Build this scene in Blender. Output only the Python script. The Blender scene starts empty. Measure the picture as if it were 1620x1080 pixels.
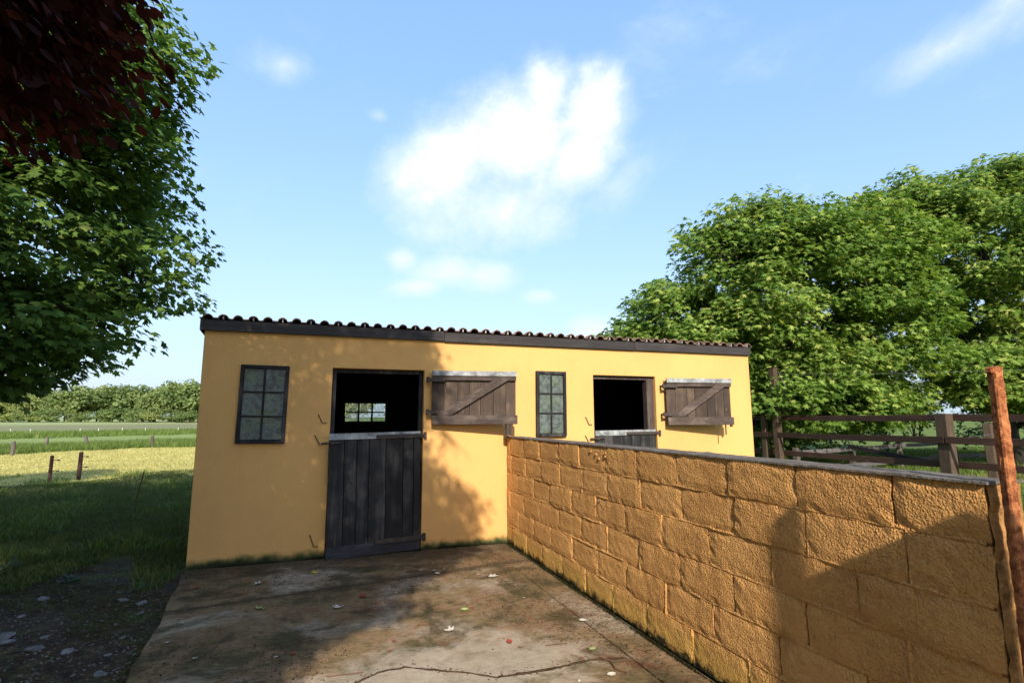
import bpy, bmesh, math, random
import numpy as np
from mathutils import Matrix, Vector, noise as mnoise

random.seed(7)
rng = np.random.default_rng(7)
sc = bpy.context.scene
COL = sc.collection
PI = math.pi

# ------------------------------------------------------------------ camera
CAM_H = 1.59
FW = Vector((0.33005, 0.93314, 0.14251))
RT = Vector((0.94289, -0.33310, -0.00262))
UP = Vector((-0.04503, -0.13523, 0.98979))
cam = bpy.data.cameras.new('camera')
cam.lens = 18.74
cam.sensor_width = 36.0
cam.sensor_fit = 'HORIZONTAL'
cam.clip_start = 0.05
cam.clip_end = 3000
camo = bpy.data.objects.new('camera', cam)
COL.objects.link(camo)
camo.matrix_world = Matrix(((RT.x, UP.x, -FW.x, 0), (RT.y, UP.y, -FW.y, 0), (RT.z, UP.z, -FW.z, CAM_H), (0, 0, 0, 1)))
sc.camera = camo

# ------------------------------------------------------------------ light and exposure
SUN_EL = math.radians(29.6)
SUN_AZ = math.radians(192.0)          # clockwise from +Y
SUN = Vector((math.sin(SUN_AZ) * math.cos(SUN_EL), math.cos(SUN_AZ) * math.cos(SUN_EL), math.sin(SUN_EL)))
sl = bpy.data.lights.new('sun', 'SUN')
sl.energy = 4.3
sl.angle = math.radians(0.53)
sl.color = (1.0, 0.90, 0.78)
so = bpy.data.objects.new('sun', sl)
COL.objects.link(so)
so.rotation_euler = SUN.to_track_quat('Z', 'Y').to_euler()
so.location = (-10, -40, 30)

sc.view_settings.view_transform = 'Standard'
sc.view_settings.look = 'None'
sc.view_settings.gamma = 1.0
sc.view_settings.use_curve_mapping = False
sc.view_settings.exposure = 0.85
sc.cycles.use_denoising = True
sc.cycles.max_bounces = 6
sc.cycles.diffuse_bounces = 4
sc.cycles.transparent_max_bounces = 8


# ------------------------------------------------------------------ node helpers
class NT:
    def __init__(s, tree):
        s.t = tree
        s.n = tree.nodes
        s.l = tree.links

    def new(s, typ, **kw):
        nd = s.n.new(typ)
        for k, v in kw.items():
            setattr(nd, k, v)
        return nd

    def put(s, inp, v):
        if isinstance(v, bpy.types.NodeSocket):
            s.l.new(v, inp)
        elif isinstance(v, (tuple, list)) and len(v) == 3 and inp.type == 'RGBA':
            inp.default_value = (*v, 1)
        else:
            inp.default_value = v

    def m(s, op, a, b=None, c=None, clamp=False):
        nd = s.new('ShaderNodeMath', operation=op, use_clamp=clamp)
        s.put(nd.inputs[0], a)
        if b is not None:
            s.put(nd.inputs[1], b)
        if c is not None:
            s.put(nd.inputs[2], c)
        return nd.outputs[0]

    def vm(s, op, a, b=None):
        nd = s.new('ShaderNodeVectorMath', operation=op)
        s.put(nd.inputs[0], a)
        if b is not None:
            s.put(nd.inputs[1], b)
        return nd.outputs[0]

    def noise(s, vec, scale, detail=4, rough=0.55, dist=0.0):
        nd = s.new('ShaderNodeTexNoise')
        s.put(nd.inputs['Vector'], vec)
        nd.inputs['Scale'].default_value = scale
        nd.inputs['Detail'].default_value = detail
        nd.inputs['Roughness'].default_value = rough
        nd.inputs['Distortion'].default_value = dist
        return nd.outputs['Fac']

    def ramp(s, f, lo, hi, a=0.0, b=1.0, smooth=True):
        nd = s.new('ShaderNodeMapRange')
        nd.interpolation_type = 'SMOOTHSTEP' if smooth else 'LINEAR'
        s.put(nd.inputs[0], f)
        for i, v in enumerate((lo, hi, a, b)):
            nd.inputs[i + 1].default_value = v
        return nd.outputs[0]

    def mix(s, f, a, b, mode='MIX'):
        nd = s.new('ShaderNodeMix', data_type='RGBA', blend_type=mode)
        s.put(nd.inputs[0], f)
        s.put(nd.inputs[6], a)
        s.put(nd.inputs[7], b)
        return nd.outputs[2]

    def pos(s):
        return s.new('ShaderNodeNewGeometry').outputs['Position']

    def island(s):
        return s.new('ShaderNodeNewGeometry').outputs['Random Per Island']

    def objrand(s):
        return s.new('ShaderNodeObjectInfo').outputs['Random']

    def sep(s, v):
        nd = s.new('ShaderNodeSeparateXYZ')
        s.put(nd.inputs[0], v)
        return nd.outputs

    def bump(s, h, strength=0.5, dist=0.01, normal=None):
        nd = s.new('ShaderNodeBump')
        s.put(nd.inputs['Height'], h)
        nd.inputs['Strength'].default_value = strength
        nd.inputs['Distance'].default_value = dist
        if normal is not None:
            s.put(nd.inputs['Normal'], normal)
        return nd.outputs[0]


def new_mat(name, rough=0.9, spec=0.2):
    m = bpy.data.materials.new(name)
    m.use_nodes = True
    t = NT(m.node_tree)
    b = m.node_tree.nodes['Principled BSDF']
    b.inputs['Roughness'].default_value = rough
    b.inputs['Specular IOR Level'].default_value = spec
    return m, t, b


def scaled(t, v, s):
    return t.vm('MULTIPLY', v, s)


# ------------------------------------------------------------------ world
def build_world():
    w = bpy.data.worlds.new('World')
    sc.world = w
    w.use_nodes = True
    t = NT(w.node_tree)
    bg = w.node_tree.nodes['Background']
    sky = t.new('ShaderNodeTexSky', sky_type='NISHITA')
    sky.sun_disc = False
    sky.sun_elevation = SUN_EL
    sky.sun_rotation = SUN_AZ
    sky.altitude = 20
    sky.air_density = 1.0
    sky.dust_density = 1.6
    sky.ozone_density = 1.6
    bg.inputs[1].default_value = 0.15
    d = t.new('ShaderNodeTexCoord').outputs['Generated']
    x, y, z = t.sep(d)
    az = t.m('MULTIPLY', t.m('ARCTAN2', x, y), 180 / PI)
    el = t.m('MULTIPLY', t.m('ARCSINE', z), 180 / PI)
    cmb = t.new('ShaderNodeCombineXYZ')
    t.put(cmb.inputs[0], t.m('MULTIPLY', az, t.m('COSINE', t.m('MULTIPLY', el, PI / 180))))
    t.put(cmb.inputs[1], el)
    p2 = cmb.outputs[0]
    n1 = t.noise(p2, 0.16, 7, 0.60)
    n2 = t.noise(p2, 0.55, 6, 0.62)
    n3 = t.noise(scaled(t, p2, (0.5, 1.0, 1)), 0.09, 6, 0.62, 0.6)
    wob = t.m('ADD', t.m('MULTIPLY', t.m('SUBTRACT', n1, 0.5), 1.5), t.m('MULTIPLY', t.m('SUBTRACT', n2, 0.5), 0.45))

    def blob(a0, e0, ra, re, tilt, wgt=1.0):
        da = t.m('SUBTRACT', az, a0)
        de = t.m('SUBTRACT', el, e0)
        c, s = math.cos(tilt), math.sin(tilt)
        u = t.m('ADD', t.m('MULTIPLY', da, c / ra), t.m('MULTIPLY', de, s / ra))
        v = t.m('ADD', t.m('MULTIPLY', da, -s / re), t.m('MULTIPLY', de, c / re))
        r = t.m('SQRT', t.m('ADD', t.m('MULTIPLY', u, u), t.m('MULTIPLY', v, v)))
        return t.m('MULTIPLY', t.m('SUBTRACT', 1.0, r), wgt)

    def union(bl):
        o = bl[0]
        for b in bl[1:]:
            nd = t.new('ShaderNodeMath', operation='SMOOTH_MAX')
            t.put(nd.inputs[0], o)
            t.put(nd.inputs[1], b)
            nd.inputs[2].default_value = 0.25
            o = nd.outputs[0]
        return o
    # (azimuth, elevation, radii in degrees, tilt): the one large cumulus, its tail and the small ones under it
    big = union([blob(20, 29.0, 9.0, 6.6, 0.35), blob(29.0, 31.0, 5.6, 5.4, 0.9), blob(23.5, 33.5, 4.4, 3.8, 0.0),
                 blob(12.0, 26.5, 9.5, 5.8, 0.6), blob(8.0, 25.0, 5.5, 3.4, 0.4, 0.8), blob(17.5, 22.0, 11.5, 5.2, 0.1, 0.75), blob(27.5, 27.0, 6.0, 4.4, 0.5)])
    small = union([blob(13.0, 15.6, 5.6, 2.1, 0.0), blob(16.5, 15.2, 4.2, 2.2, 0.0), blob(7.5, 16.6, 2.2, 1.6, 0.0, 0.8),
                   blob(9.5, 13.9, 4.0, 1.3, 0.2, 0.8), blob(29.0, 9.0, 4.0, 2.2, 0.0), blob(22.5, 13.0, 2.4, 0.9, 0.0, 0.6)])
    wisp = union([blob(62.5, 29.3, 7.5, 2.0, 0.12, 0.8), blob(66, 31.0, 4.0, 1.7, 0.5, 0.8), blob(-5.5, 33.0, 3.4, 1.5, 0.1, 0.55),
                  blob(4.5, 30.3, 1.2, 0.6, 0, 0.5), blob(31, 24.0, 6.0, 2.6, 0.5, 0.45)])
    dbig = t.m('MULTIPLY', t.ramp(t.m('ADD', big, t.m('MULTIPLY', wob, 0.68)), -0.12, 0.80), 0.94)
    dsm = t.m('MULTIPLY', t.ramp(t.m('ADD', small, t.m('MULTIPLY', wob, 0.9)), -0.15, 0.95), 0.85)
    dwi = t.m('MULTIPLY', t.ramp(t.m('ADD', wisp, t.m('MULTIPLY', wob, 0.9)), -0.25, 1.1), 0.7)
    gen = t.m('MULTIPLY', t.ramp(n3, 0.55, 0.80), 0.28)
    dens = t.m('MAXIMUM', t.m('MAXIMUM', dbig, dsm), t.m('MAXIMUM', dwi, gen), clamp=True)
    # sunlit heads, slightly lilac thin bases
    ctone = t.ramp(t.m('ADD', t.m('ADD', dens, t.m('MULTIPLY', t.m('SUBTRACT', n2, 0.5), 0.9)), t.m('MULTIPLY', t.m('SUBTRACT', el, 27.0), 0.03)), 0.45, 1.25)
    ccol = t.mix(ctone, (3.75, 4.1, 4.7), (4.75, 4.85, 4.95))
    # thin summer haze: the sky pales towards the horizon
    hz = t.m('POWER', t.m('SUBTRACT', 1.0, t.m('MAXIMUM', z, 0.0)), 4.0)
    base = t.mix(t.m('MULTIPLY', hz, 0.88), t.mix(0.45, sky.outputs[0], (1.65, 3.1, 5.5)), (2.7, 3.2, 3.6))
    out = t.mix(t.m('MULTIPLY', dens, 0.95), base, ccol)
    t.l.new(out, bg.inputs[0])


build_world()

# ------------------------------------------------------------------ object helpers
ORIGIN = {}


def thing(name, label, cat, loc=(0, 0, 0), group=None):
    o = bpy.data.objects.new(name, None)
    COL.objects.link(o)
    o.location = loc
    o.empty_display_size = 0.2
    o['label'] = label
    o['category'] = cat
    if group:
        o['group'] = group
    ORIGIN[o.name] = Vector(loc)
    return o


def tag(o, label, cat, group=None):
    o['label'] = label
    o['category'] = cat
    if group:
        o['group'] = group
    return o


def link_mesh(name, me, mat, parent=None, loc=None):
    """me is in world coordinates when loc is None"""
    o = bpy.data.objects.new(name, me)
    COL.objects.link(o)
    if mat and not me.materials:
        me.materials.append(mat)
    if parent is not None:
        o.parent = parent
        org = ORIGIN[parent.name]
        if loc is None:
            me.transform(Matrix.Translation(-org))
            ORIGIN[o.name] = org
        else:
            o.location = Vector(loc) - org
            ORIGIN[o.name] = Vector(loc)
    else:
        if loc is not None:
            o.location = loc
            ORIGIN[o.name] = Vector(loc)
        else:
            ORIGIN[o.name] = Vector((0, 0, 0))
    return o


class MB:
    def __init__(s):
        s.v = []
        s.f = []

    def add(s, vs, fs, M=None):
        b = len(s.v)
        if M is not None:
            vs = [M @ Vector(v) for v in vs]
        s.v += [tuple(v) for v in vs]
        s.f += [tuple(i + b for i in f) for f in fs]
        return s

    def box(s, x0, x1, y0, y1, z0, z1, M=None):
        vs = [(x, y, z) for z in (z0, z1) for y in (y0, y1) for x in (x0, x1)]
        fs = [(0, 2, 3, 1), (4, 5, 7, 6), (0, 1, 5, 4), (2, 6, 7, 3), (0, 4, 6, 2), (1, 3, 7, 5)]
        return s.add(vs, fs, M)

    def tube(s, pts, radii, n=8, M=None, cap=True):
        pts = [Vector(p) for p in pts]
        vs, fs = [], []
        prev = None
        for i, p in enumerate(pts):
            d = (pts[min(i + 1, len(pts) - 1)] - pts[max(i - 1, 0)])
            d = d.normalized() if d.length > 1e-9 else Vector((0, 0, 1))
            if prev is None:
                a = d.cross(Vector((0, 0, 1)))
                if a.length < 0.1:
                    a = d.cross(Vector((0, 1, 0)))
            else:
                a = prev - d * prev.dot(d)
            a.normalize()
            prev = a
            b = d.cross(a)
            r = radii[i] if hasattr(radii, '__len__') else radii
            for k in range(n):
                th = 2 * PI * k / n
                vs.append(p + (a * math.cos(th) + b * math.sin(th)) * r)
        for i in range(len(pts) - 1):
            for k in range(n):
                k2 = (k + 1) % n
                fs.append((i * n + k, i * n + k2, (i + 1) * n + k2, (i + 1) * n + k))
        if cap:
            fs.append(tuple(range(n - 1, -1, -1)))
            fs.append(tuple((len(pts) - 1) * n + k for k in range(n)))
        return s.add(vs, fs, M)

    def mesh(s, name, bevel=0.0, smooth=False, segs=1):
        me = bpy.data.meshes.new(name)
        me.from_pydata(s.v, [], s.f)
        me.update()
        if bevel > 0:
            bm = bmesh.new()
            bm.from_mesh(me)
            bmesh.ops.recalc_face_normals(bm, faces=bm.faces)
            ed = [e for e in bm.edges if len(e.link_faces) == 2 and e.calc_face_angle() > 0.5]
            bmesh.ops.bevel(bm, geom=ed, offset=bevel, segments=segs, affect='EDGES', profile=0.5)
            bm.to_mesh(me)
            bm.free()
        if smooth:
            me.shade_smooth()
        return me

    def build(s, name, mat, parent=None, bevel=0.0, smooth=False, segs=1):
        return link_mesh(name, s.mesh(name, bevel, smooth, segs), mat, parent)


def np_mesh(name, V, F, mat=None, smooth=False):
    """V (n,3) float array, F (m,k) int array with constant k"""
    me = bpy.data.meshes.new(name)
    me.vertices.add(len(V))
    me.vertices.foreach_set('co', np.ascontiguousarray(V, np.float32).ravel())
    k = F.shape[1]
    me.loops.add(F.size)
    me.loops.foreach_set('vertex_index', np.ascontiguousarray(F, np.int32).ravel())
    me.polygons.add(len(F))
    me.polygons.foreach_set('loop_start', np.arange(0, F.size, k, dtype=np.int32))
    me.update(calc_edges=True)
    me.validate()
    if smooth:
        me.shade_smooth()
    if mat:
        me.materials.append(mat)
    return me


def nz(a):
    return a / np.maximum(np.linalg.norm(a, axis=-1, keepdims=True), 1e-9)


def scatter(tv, tf, pos, fwd, nrm, scale):
    """copies of template (tv, tf) at pos with local y = fwd, z = nrm"""
    fwd = nz(fwd)
    rt = nz(np.cross(fwd, nrm))
    nr = np.cross(rt, fwd)
    R = np.stack([rt, fwd, nr], axis=1)                      # (N,3,3)
    V = pos[:, None, :] + np.einsum('kj,njc->nkc', tv, R) * scale[:, None, None]
    nv = len(tv)
    F = tf[None] + (np.arange(len(pos)) * nv)[:, None, None]
    return V.reshape(-1, 3), F.reshape(-1, tf.shape[1])


def hgt(x, y):
    """ground height"""
    d = math.hypot(x, y)
    v = y - 0.6 * x
    z = -0.05 + 0.018 * math.sin(x * 1.3 + 0.5) * math.sin(y * 1.1) * min(1, d / 5)
    z += 0.06 * mnoise.noise(Vector((x * 0.13, y * 0.13, 0))) * min(1, max(0, (d - 7) / 8))
    f = min(1.0, max(0.0, (v - 95) / 110))
    z += 0.95 * f * f * (3 - 2 * f)
    if v > 260:
        z += (v - 260) * 0.004
    return z


# ------------------------------------------------------------------ materials
def wood_mat(name, base, worn, axis='Z', worn_amt=0.35, rough=0.75, streak=1.0, spec=0.25):
    m, t, b = new_mat(name, rough, spec)
    p = t.pos()
    rnd = t.objrand()
    off = t.new('ShaderNodeCombineXYZ')
    t.put(off.inputs[0], t.m('MULTIPLY', rnd, 13.0))
    t.put(off.inputs[1], t.m('MULTIPLY', rnd, 7.0))
    pp = t.vm('ADD', p, off.outputs[0])
    st = {'Z': (1, 1, 0.06), 'X': (0.06, 1, 1), 'Y': (1, 0.06, 1), 'N': (1, 1, 1)}[axis]
    g = t.noise(scaled(t, pp, st), 55, 6, 0.7)
    g2 = t.noise(scaled(t, pp, st), 14, 4, 0.6)
    big = t.noise(pp, 3.2, 5, 0.6)
    sp = t.noise(pp, 28, 5, 0.65)
    w = t.m('MULTIPLY', t.ramp(t.m('ADD', t.m('MULTIPLY', big, 0.6), t.m('MULTIPLY', g2, 0.5)), 0.50, 0.78), worn_amt)
    c = t.mix(t.ramp(g, 0.3, 0.75), tuple(x * 0.65 for x in base), tuple(x * 1.3 for x in base))
    c = t.mix(w, c, worn)
    c = t.mix(t.m('MULTIPLY', t.ramp(sp, 0.68, 0.74), worn_amt), c, tuple(min(1, x * 2.0) for x in worn))
    tint = t.m('MULTIPLY_ADD', rnd, 0.5, 0.75)
    hs = t.new('ShaderNodeHueSaturation')
    t.put(hs.inputs['Color'], c)
    t.put(hs.inputs['Value'], tint)
    t.l.new(hs.outputs[0], b.inputs['Base Color'])
    t.l.new(t.bump(t.m('ADD', g, t.m('MULTIPLY', g2, 0.8)), 0.55, 0.004 * streak), b.inputs['Normal'])
    return m


M_BLACKWOOD = wood_mat('black_painted_wood', (0.016, 0.0155, 0.0155), (0.12, 0.11, 0.10), 'Z', 0.6)
M_BLACKWOODX = wood_mat('black_painted_board', (0.025, 0.025, 0.031), (0.09, 0.09, 0.095), 'X', 0.30)
M_FASCIA = wood_mat('fascia_paint', (0.032, 0.028, 0.028), (0.085, 0.075, 0.07), 'X', 0.45)
M_SHUTTER = wood_mat('weathered_plank', (0.050, 0.034, 0.025), (0.135, 0.095, 0.062), 'Z', 0.75)
M_SHUTTERX = wood_mat('weathered_ledge', (0.058, 0.041, 0.033), (0.19, 0.145, 0.115), 'X', 0.75)
M_RAIL = wood_mat('creosoted_rail', (0.044, 0.023, 0.014), (0.090, 0.055, 0.036), 'Y', 0.5)
M_POSTWOOD = wood_mat('fence_post_wood', (0.065, 0.042, 0.026), (0.12, 0.09, 0.06), 'Z', 0.6)
M_GREYPOST = wood_mat('grey_post_wood', (0.11, 0.09, 0.07), (0.2, 0.18, 0.15), 'Z', 0.5)
M_GREYRAIL = wood_mat('grey_rail_wood', (0.085, 0.075, 0.075), (0.16, 0.15, 0.15), 'X', 0.5)
M_BLACKRAIL = wood_mat('dark_plank_wood', (0.018, 0.014, 0.013), (0.04, 0.03, 0.025), 'Y', 0.3)
M_REDPOST = wood_mat('rusty_field_post', (0.055, 0.026, 0.018), (0.10, 0.05, 0.03), 'Z', 0.4)
M_BARK = wood_mat('bark', (0.042, 0.036, 0.028), (0.085, 0.08, 0.06), 'Z', 0.5, streak=4)


def paint_mat(name, base, dark, bump_scale, bump_dist, stain=0.3, rough=0.9):
    m, t, b = new_mat(name, rough, 0.12)
    p = t.pos()
    x, y, z = t.sep(p)
    n1 = t.noise(p, 1.1, 5, 0.6)
    n2 = t.noise(p, 7, 5, 0.65)
    n3 = t.noise(scaled(t, p, (1, 1, 0.12)), 6, 4, 0.6)
    c = t.mix(t.ramp(n1, 0.35, 0.7), base, tuple(q * 0.90 for q in base))
    c = t.mix(t.m('MULTIPLY', t.ramp(n2, 0.55, 0.8), stain), c, dark)
    c = t.mix(t.m('MULTIPLY', t.ramp(n3, 0.62, 0.8), stain * 0.55), c, dark)
    n7 = t.noise(scaled(t, p, (1, 1, 0.25)), 2.3, 6, 0.7, 1.2)
    c = t.mix(t.m('MULTIPLY', t.ramp(n7, 0.56, 0.74), stain * 0.8), c, dark)
    c = t.mix(t.m('MULTIPLY', t.ramp(t.noise(p, 21, 4, 0.7), 0.70, 0.74), stain * 1.2), c, tuple(q * 0.55 for q in dark))
    # splash line of green algae and dirt just over the ground
    edge = t.m('ADD', z, t.m('MULTIPLY', t.m('SUBTRACT', n2, 0.5), 0.16))
    c = t.mix(t.ramp(edge, 0.115, 0.035), c, (0.085, 0.085, 0.028))
    c = t.mix(t.ramp(edge, 0.055, 0.005), c, (0.022, 0.026, 0.012))
    t.l.new(c, b.inputs['Base Color'])
    h = t.m('ADD', t.noise(p, bump_scale, 4, 0.6), t.m('MULTIPLY', t.noise(p, bump_scale * 0.25, 3, 0.5), 1.2))
    t.l.new(t.bump(h, 0.5, bump_dist), b.inputs['Normal'])
    return m


M_FACADE = paint_mat('ochre_render', (0.61, 0.345, 0.120), (0.47, 0.265, 0.090), 55, 0.004, 0.35)


def block_mat():
    m, t, b = new_mat('ochre_painted_block', 0.92, 0.1)
    p = t.pos()
    x, y, z = t.sep(p)
    rnd = t.objrand()
    n1 = t.noise(p, 2.2, 5, 0.6)
    n2 = t.noise(p, 14, 5, 0.65)
    c = t.mix(t.ramp(n1, 0.3, 0.72), (0.60, 0.322, 0.108), (0.47, 0.240, 0.078))
    c = t.mix(t.m('MULTIPLY', rnd, 0.35), c, (0.40, 0.195, 0.062))
    c = t.mix(t.m('MULTIPLY', t.ramp(n2, 0.54, 0.72), 0.55), c, (0.30, 0.135, 0.045))
    n6 = t.noise(scaled(t, p, (1, 1, 0.35)), 4.5, 6, 0.7, 0.6)
    c = t.mix(t.m('MULTIPLY', t.ramp(n6, 0.58, 0.72), 0.5), c, (0.27, 0.13, 0.05))
    c = t.mix(t.m('MULTIPLY', t.ramp(t.noise(p, 38, 4, 0.7), 0.60, 0.70), 0.6), c, (0.17, 0.08, 0.035))
    edge = t.m('ADD', z, t.m('MULTIPLY', t.m('SUBTRACT', n2, 0.5), 0.26))
    yel = t.ramp(edge, 0.26, 0.10)
    c = t.mix(t.m('MULTIPLY', yel, 0.55), c, (0.42, 0.27, 0.055))
    c = t.mix(t.ramp(edge, 0.085, 0.02), c, (0.028, 0.028, 0.012))
    t.l.new(c, b.inputs['Base Color'])
    wv = t.vm('ADD', p, t.vm('MULTIPLY', t.new('ShaderNodeTexNoise').outputs['Color'], (0.012, 0.012, 0.012)))

    def vor(scale):
        v = t.new('ShaderNodeTexVoronoi')
        v.feature = 'F1'
        t.put(v.inputs['Vector'], wv)
        v.inputs['Scale'].default_value = scale
        return v.outputs['Distance']
    patch = t.ramp(t.noise(p, 2.6, 3, 0.5), 0.32, 0.66, 0.4, 1.0)
    pits = t.ramp(t.noise(p, 70, 2, 0.5), 0.28, 0.50)
    h = t.m('ADD', t.m('MULTIPLY', t.ramp(vor(85), 0.05, 0.65), -0.9), t.m('MULTIPLY', t.ramp(vor(170), 0.05, 0.6), -0.35))
    h = t.m('ADD', t.m('MULTIPLY', t.m('ADD', h, t.m('MULTIPLY', pits, 0.8)), patch), t.m('MULTIPLY', t.noise(p, 20, 4, 0.6), 0.8))
    t.l.new(t.bump(h, 0.9, 0.0078), b.inputs['Normal'])
    return m


M_BLOCK = block_mat()


def concrete_mat(name, wet=True):
    m, t, b = new_mat(name, 0.93, 0.15)
    p = t.pos()
    n1 = t.noise(p, 0.9, 6, 0.62, 0.5)
    n2 = t.noise(t.vm('ADD', p, (7.3, 1.1, 0)), 1.9, 6, 0.65, 0.4)
    n3 = t.noise(p, 6.5, 6, 0.7)
    n4 = t.noise(p, 60, 4, 0.7)
    n5 = t.noise(t.vm('ADD', p, (3.1, 9.4, 0)), 3.4, 6, 0.68, 0.7)
    n6 = t.noise(t.vm('ADD', p, (5.1, 2.4, 0)), 1.3, 5, 0.6)
    c = t.mix(t.ramp(n3, 0.3, 0.7), (0.19, 0.148, 0.100), (0.47, 0.375, 0.255))
    brown = t.ramp(t.m('ADD', t.m('MULTIPLY', n1, 0.75), t.m('MULTIPLY', n3, 0.30)), 0.42, 0.53)
    c = t.mix(t.m('MULTIPLY', brown, 0.9), c, t.mix(t.ramp(n5, 0.4, 0.65), (0.215, 0.128, 0.058), (0.170, 0.120, 0.050)))
    moss = t.ramp(t.m('ADD', t.m('MULTIPLY', n2, 0.8), t.m('MULTIPLY', n3, 0.25)), 0.50, 0.63)
    c = t.mix(t.m('MULTIPLY', moss, 0.8), c, t.mix(n5, (0.024, 0.018, 0.011), (0.070, 0.068, 0.022)))
    red = t.ramp(t.m('ADD', t.m('MULTIPLY', n6, 0.6), t.m('MULTIPLY', n5, 0.45)), 0.58, 0.66)
    c = t.mix(t.m('MULTIPLY', red, t.ramp(n4, 0.42, 0.6)), c, (0.15, 0.045, 0.025))
    mott = t.m('MULTIPLY', t.ramp(t.noise(scaled(t, p, (0.7, 1.3, 1)), 20, 5, 0.7, 0.8), 0.44, 0.62), 0.55)
    c = t.mix(mott, c, t.mix(1.0, c, (0.42, 0.38, 0.34), 'MULTIPLY'))
    speck = t.ramp(n4, 0.6, 0.72)
    # dark damp growth along the foot of the stable and in the joint before it
    x, y, z = t.sep(p)
    jn = t.m('ABSOLUTE', t.m('SUBTRACT', y, t.m('MULTIPLY_ADD', x, 0.153, 5.5726)))
    jd = t.ramp(t.m('ADD', jn, t.m('MULTIPLY', t.m('SUBTRACT', n3, 0.5), 0.5)), 0.13, 0.0)
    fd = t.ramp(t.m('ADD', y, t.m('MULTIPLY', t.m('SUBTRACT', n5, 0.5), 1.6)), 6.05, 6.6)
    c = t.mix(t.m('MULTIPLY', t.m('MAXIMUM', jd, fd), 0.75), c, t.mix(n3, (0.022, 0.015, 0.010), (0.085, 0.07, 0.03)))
    c = t.mix(t.m('MULTIPLY', speck, 0.5), c, (0.045, 0.030, 0.020))
    ax_ = t.m('DIVIDE', t.m('SUBTRACT', x, 0.95), 1.1)
    ay_ = t.m('DIVIDE', t.m('SUBTRACT', y, 3.55), 0.55)
    ar_ = t.m('ADD', t.m('SQRT', t.m('ADD', t.m('MULTIPLY', ax_, ax_), t.m('MULTIPLY', ay_, ay_))), t.m('MULTIPLY', t.m('SUBTRACT', n5, 0.5), 2.2))
    c = t.mix(t.m('MULTIPLY', t.ramp(ar_, 1.1, 0.5), t.ramp(n3, 0.25, 0.6, 0.25, 0.8)), c, (0.40, 0.335, 0.24))
    pale = t.ramp(t.noise(t.vm('ADD', p, (1.7, 4.4, 0)), 42, 3, 0.7), 0.66, 0.72)
    c = t.mix(t.m('MULTIPLY', pale, 0.4), c, (0.36, 0.31, 0.25))
    t.l.new(c, b.inputs['Base Color'])
    h = t.m('ADD', t.m('MULTIPLY', n3, 1.0), t.m('MULTIPLY', n4, 0.5))
    t.l.new(t.bump(t.m('ADD', h, t.m('MULTIPLY', t.noise(p, 130, 3, 0.7), 0.4)), 0.8, 0.014), b.inputs['Normal'])
    return m


M_SLAB = concrete_mat('stained_concrete')


def cement_mat():
    m, t, b = new_mat('grey_cement', 0.95, 0.1)
    p = t.pos()
    n = t.noise(p, 9, 6, 0.7)
    n2 = t.noise(p, 45, 4, 0.7)
    c = t.mix(t.ramp(n, 0.3, 0.7), (0.095, 0.080, 0.064), (0.175, 0.15, 0.125))
    c = t.mix(t.m('MULTIPLY', t.ramp(n2, 0.55, 0.7), 0.5), c, (0.05, 0.045, 0.035))
    t.l.new(c, b.inputs['Base Color'])
    t.l.new(t.bump(t.m('ADD', n, n2), 0.9, 0.012), b.inputs['Normal'])
    return m


M_CEMENT = cement_mat()


def plain_mat(name, col, rough=0.8, spec=0.2, var=0.25, scale=12, bump=0.003, metal=0.0):
    m, t, b = new_mat(name, rough, spec)
    p = t.pos()
    n = t.noise(p, scale, 5, 0.65)
    c = t.mix(t.ramp(n, 0.25, 0.75), tuple(q * (1 - var) for q in col), tuple(min(1, q * (1 + var)) for q in col))
    t.l.new(c, b.inputs['Base Color'])
    b.inputs['Metallic'].default_value = metal
    if bump:
        t.l.new(t.bump(t.noise(p, scale * 5, 4, 0.6), 0.6, bump), b.inputs['Normal'])
    return m


M_DIRT = plain_mat('packed_dirt', (0.065, 0.040, 0.022), 0.95, 0.05, 0.6, 30, 0.004)
M_WALLEND = plain_mat('shade_brown_wall_end', (0.27, 0.135, 0.048), 0.95, 0.05, 0.6, 16, 0.012)  # darker than the blocks, standing in for shade on the end face
M_GALV = plain_mat('galvanised_strip', (0.225, 0.235, 0.235), 0.65, 0.25, 0.6, 10, 0.002)
M_IRON = plain_mat('dark_iron', (0.045, 0.034, 0.028), 0.7, 0.3, 0.4, 40, 0.003)
M_INSIDE = plain_mat('stable_shade_lining', (0.012, 0.011, 0.010), 0.95, 0.05, 0.3, 3, 0)
M_SIDEWALL = plain_mat('grey_render', (0.30, 0.27, 0.23), 0.9, 0.1, 0.25, 4, 0.004)
M_TILE = plain_mat('old_clay_tile', (0.19, 0.115, 0.085), 0.9, 0.12, 0.55, 9, 0.006)
M_CLIP = plain_mat('mortar_dab', (0.40, 0.38, 0.36), 0.9, 0.1, 0.2, 30, 0.002)
M_MUNTIN = wood_mat('black_window_paint', (0.013, 0.012, 0.013), (0.13, 0.12, 0.11), 'Z', 0.5)
M_JAMB = wood_mat('door_lining_wood', (0.050, 0.036, 0.030), (0.14, 0.11, 0.095), 'Z', 0.7)
M_WIRE = plain_mat('fence_wire', (0.12, 0.115, 0.11), 0.5, 0.5, 0.1, 20, 0)
M_WHITEPOST = plain_mat('white_plastic', (0.7, 0.7, 0.66), 0.5, 0.3, 0.1, 20, 0)
M_STONE = plain_mat('pale_stone', (0.155, 0.150, 0.148), 0.85, 0.15, 0.4, 14, 0.004)
M_TWIG = plain_mat('brown_twig', (0.12, 0.06, 0.035), 0.85, 0.1, 0.3, 30, 0)


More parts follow.
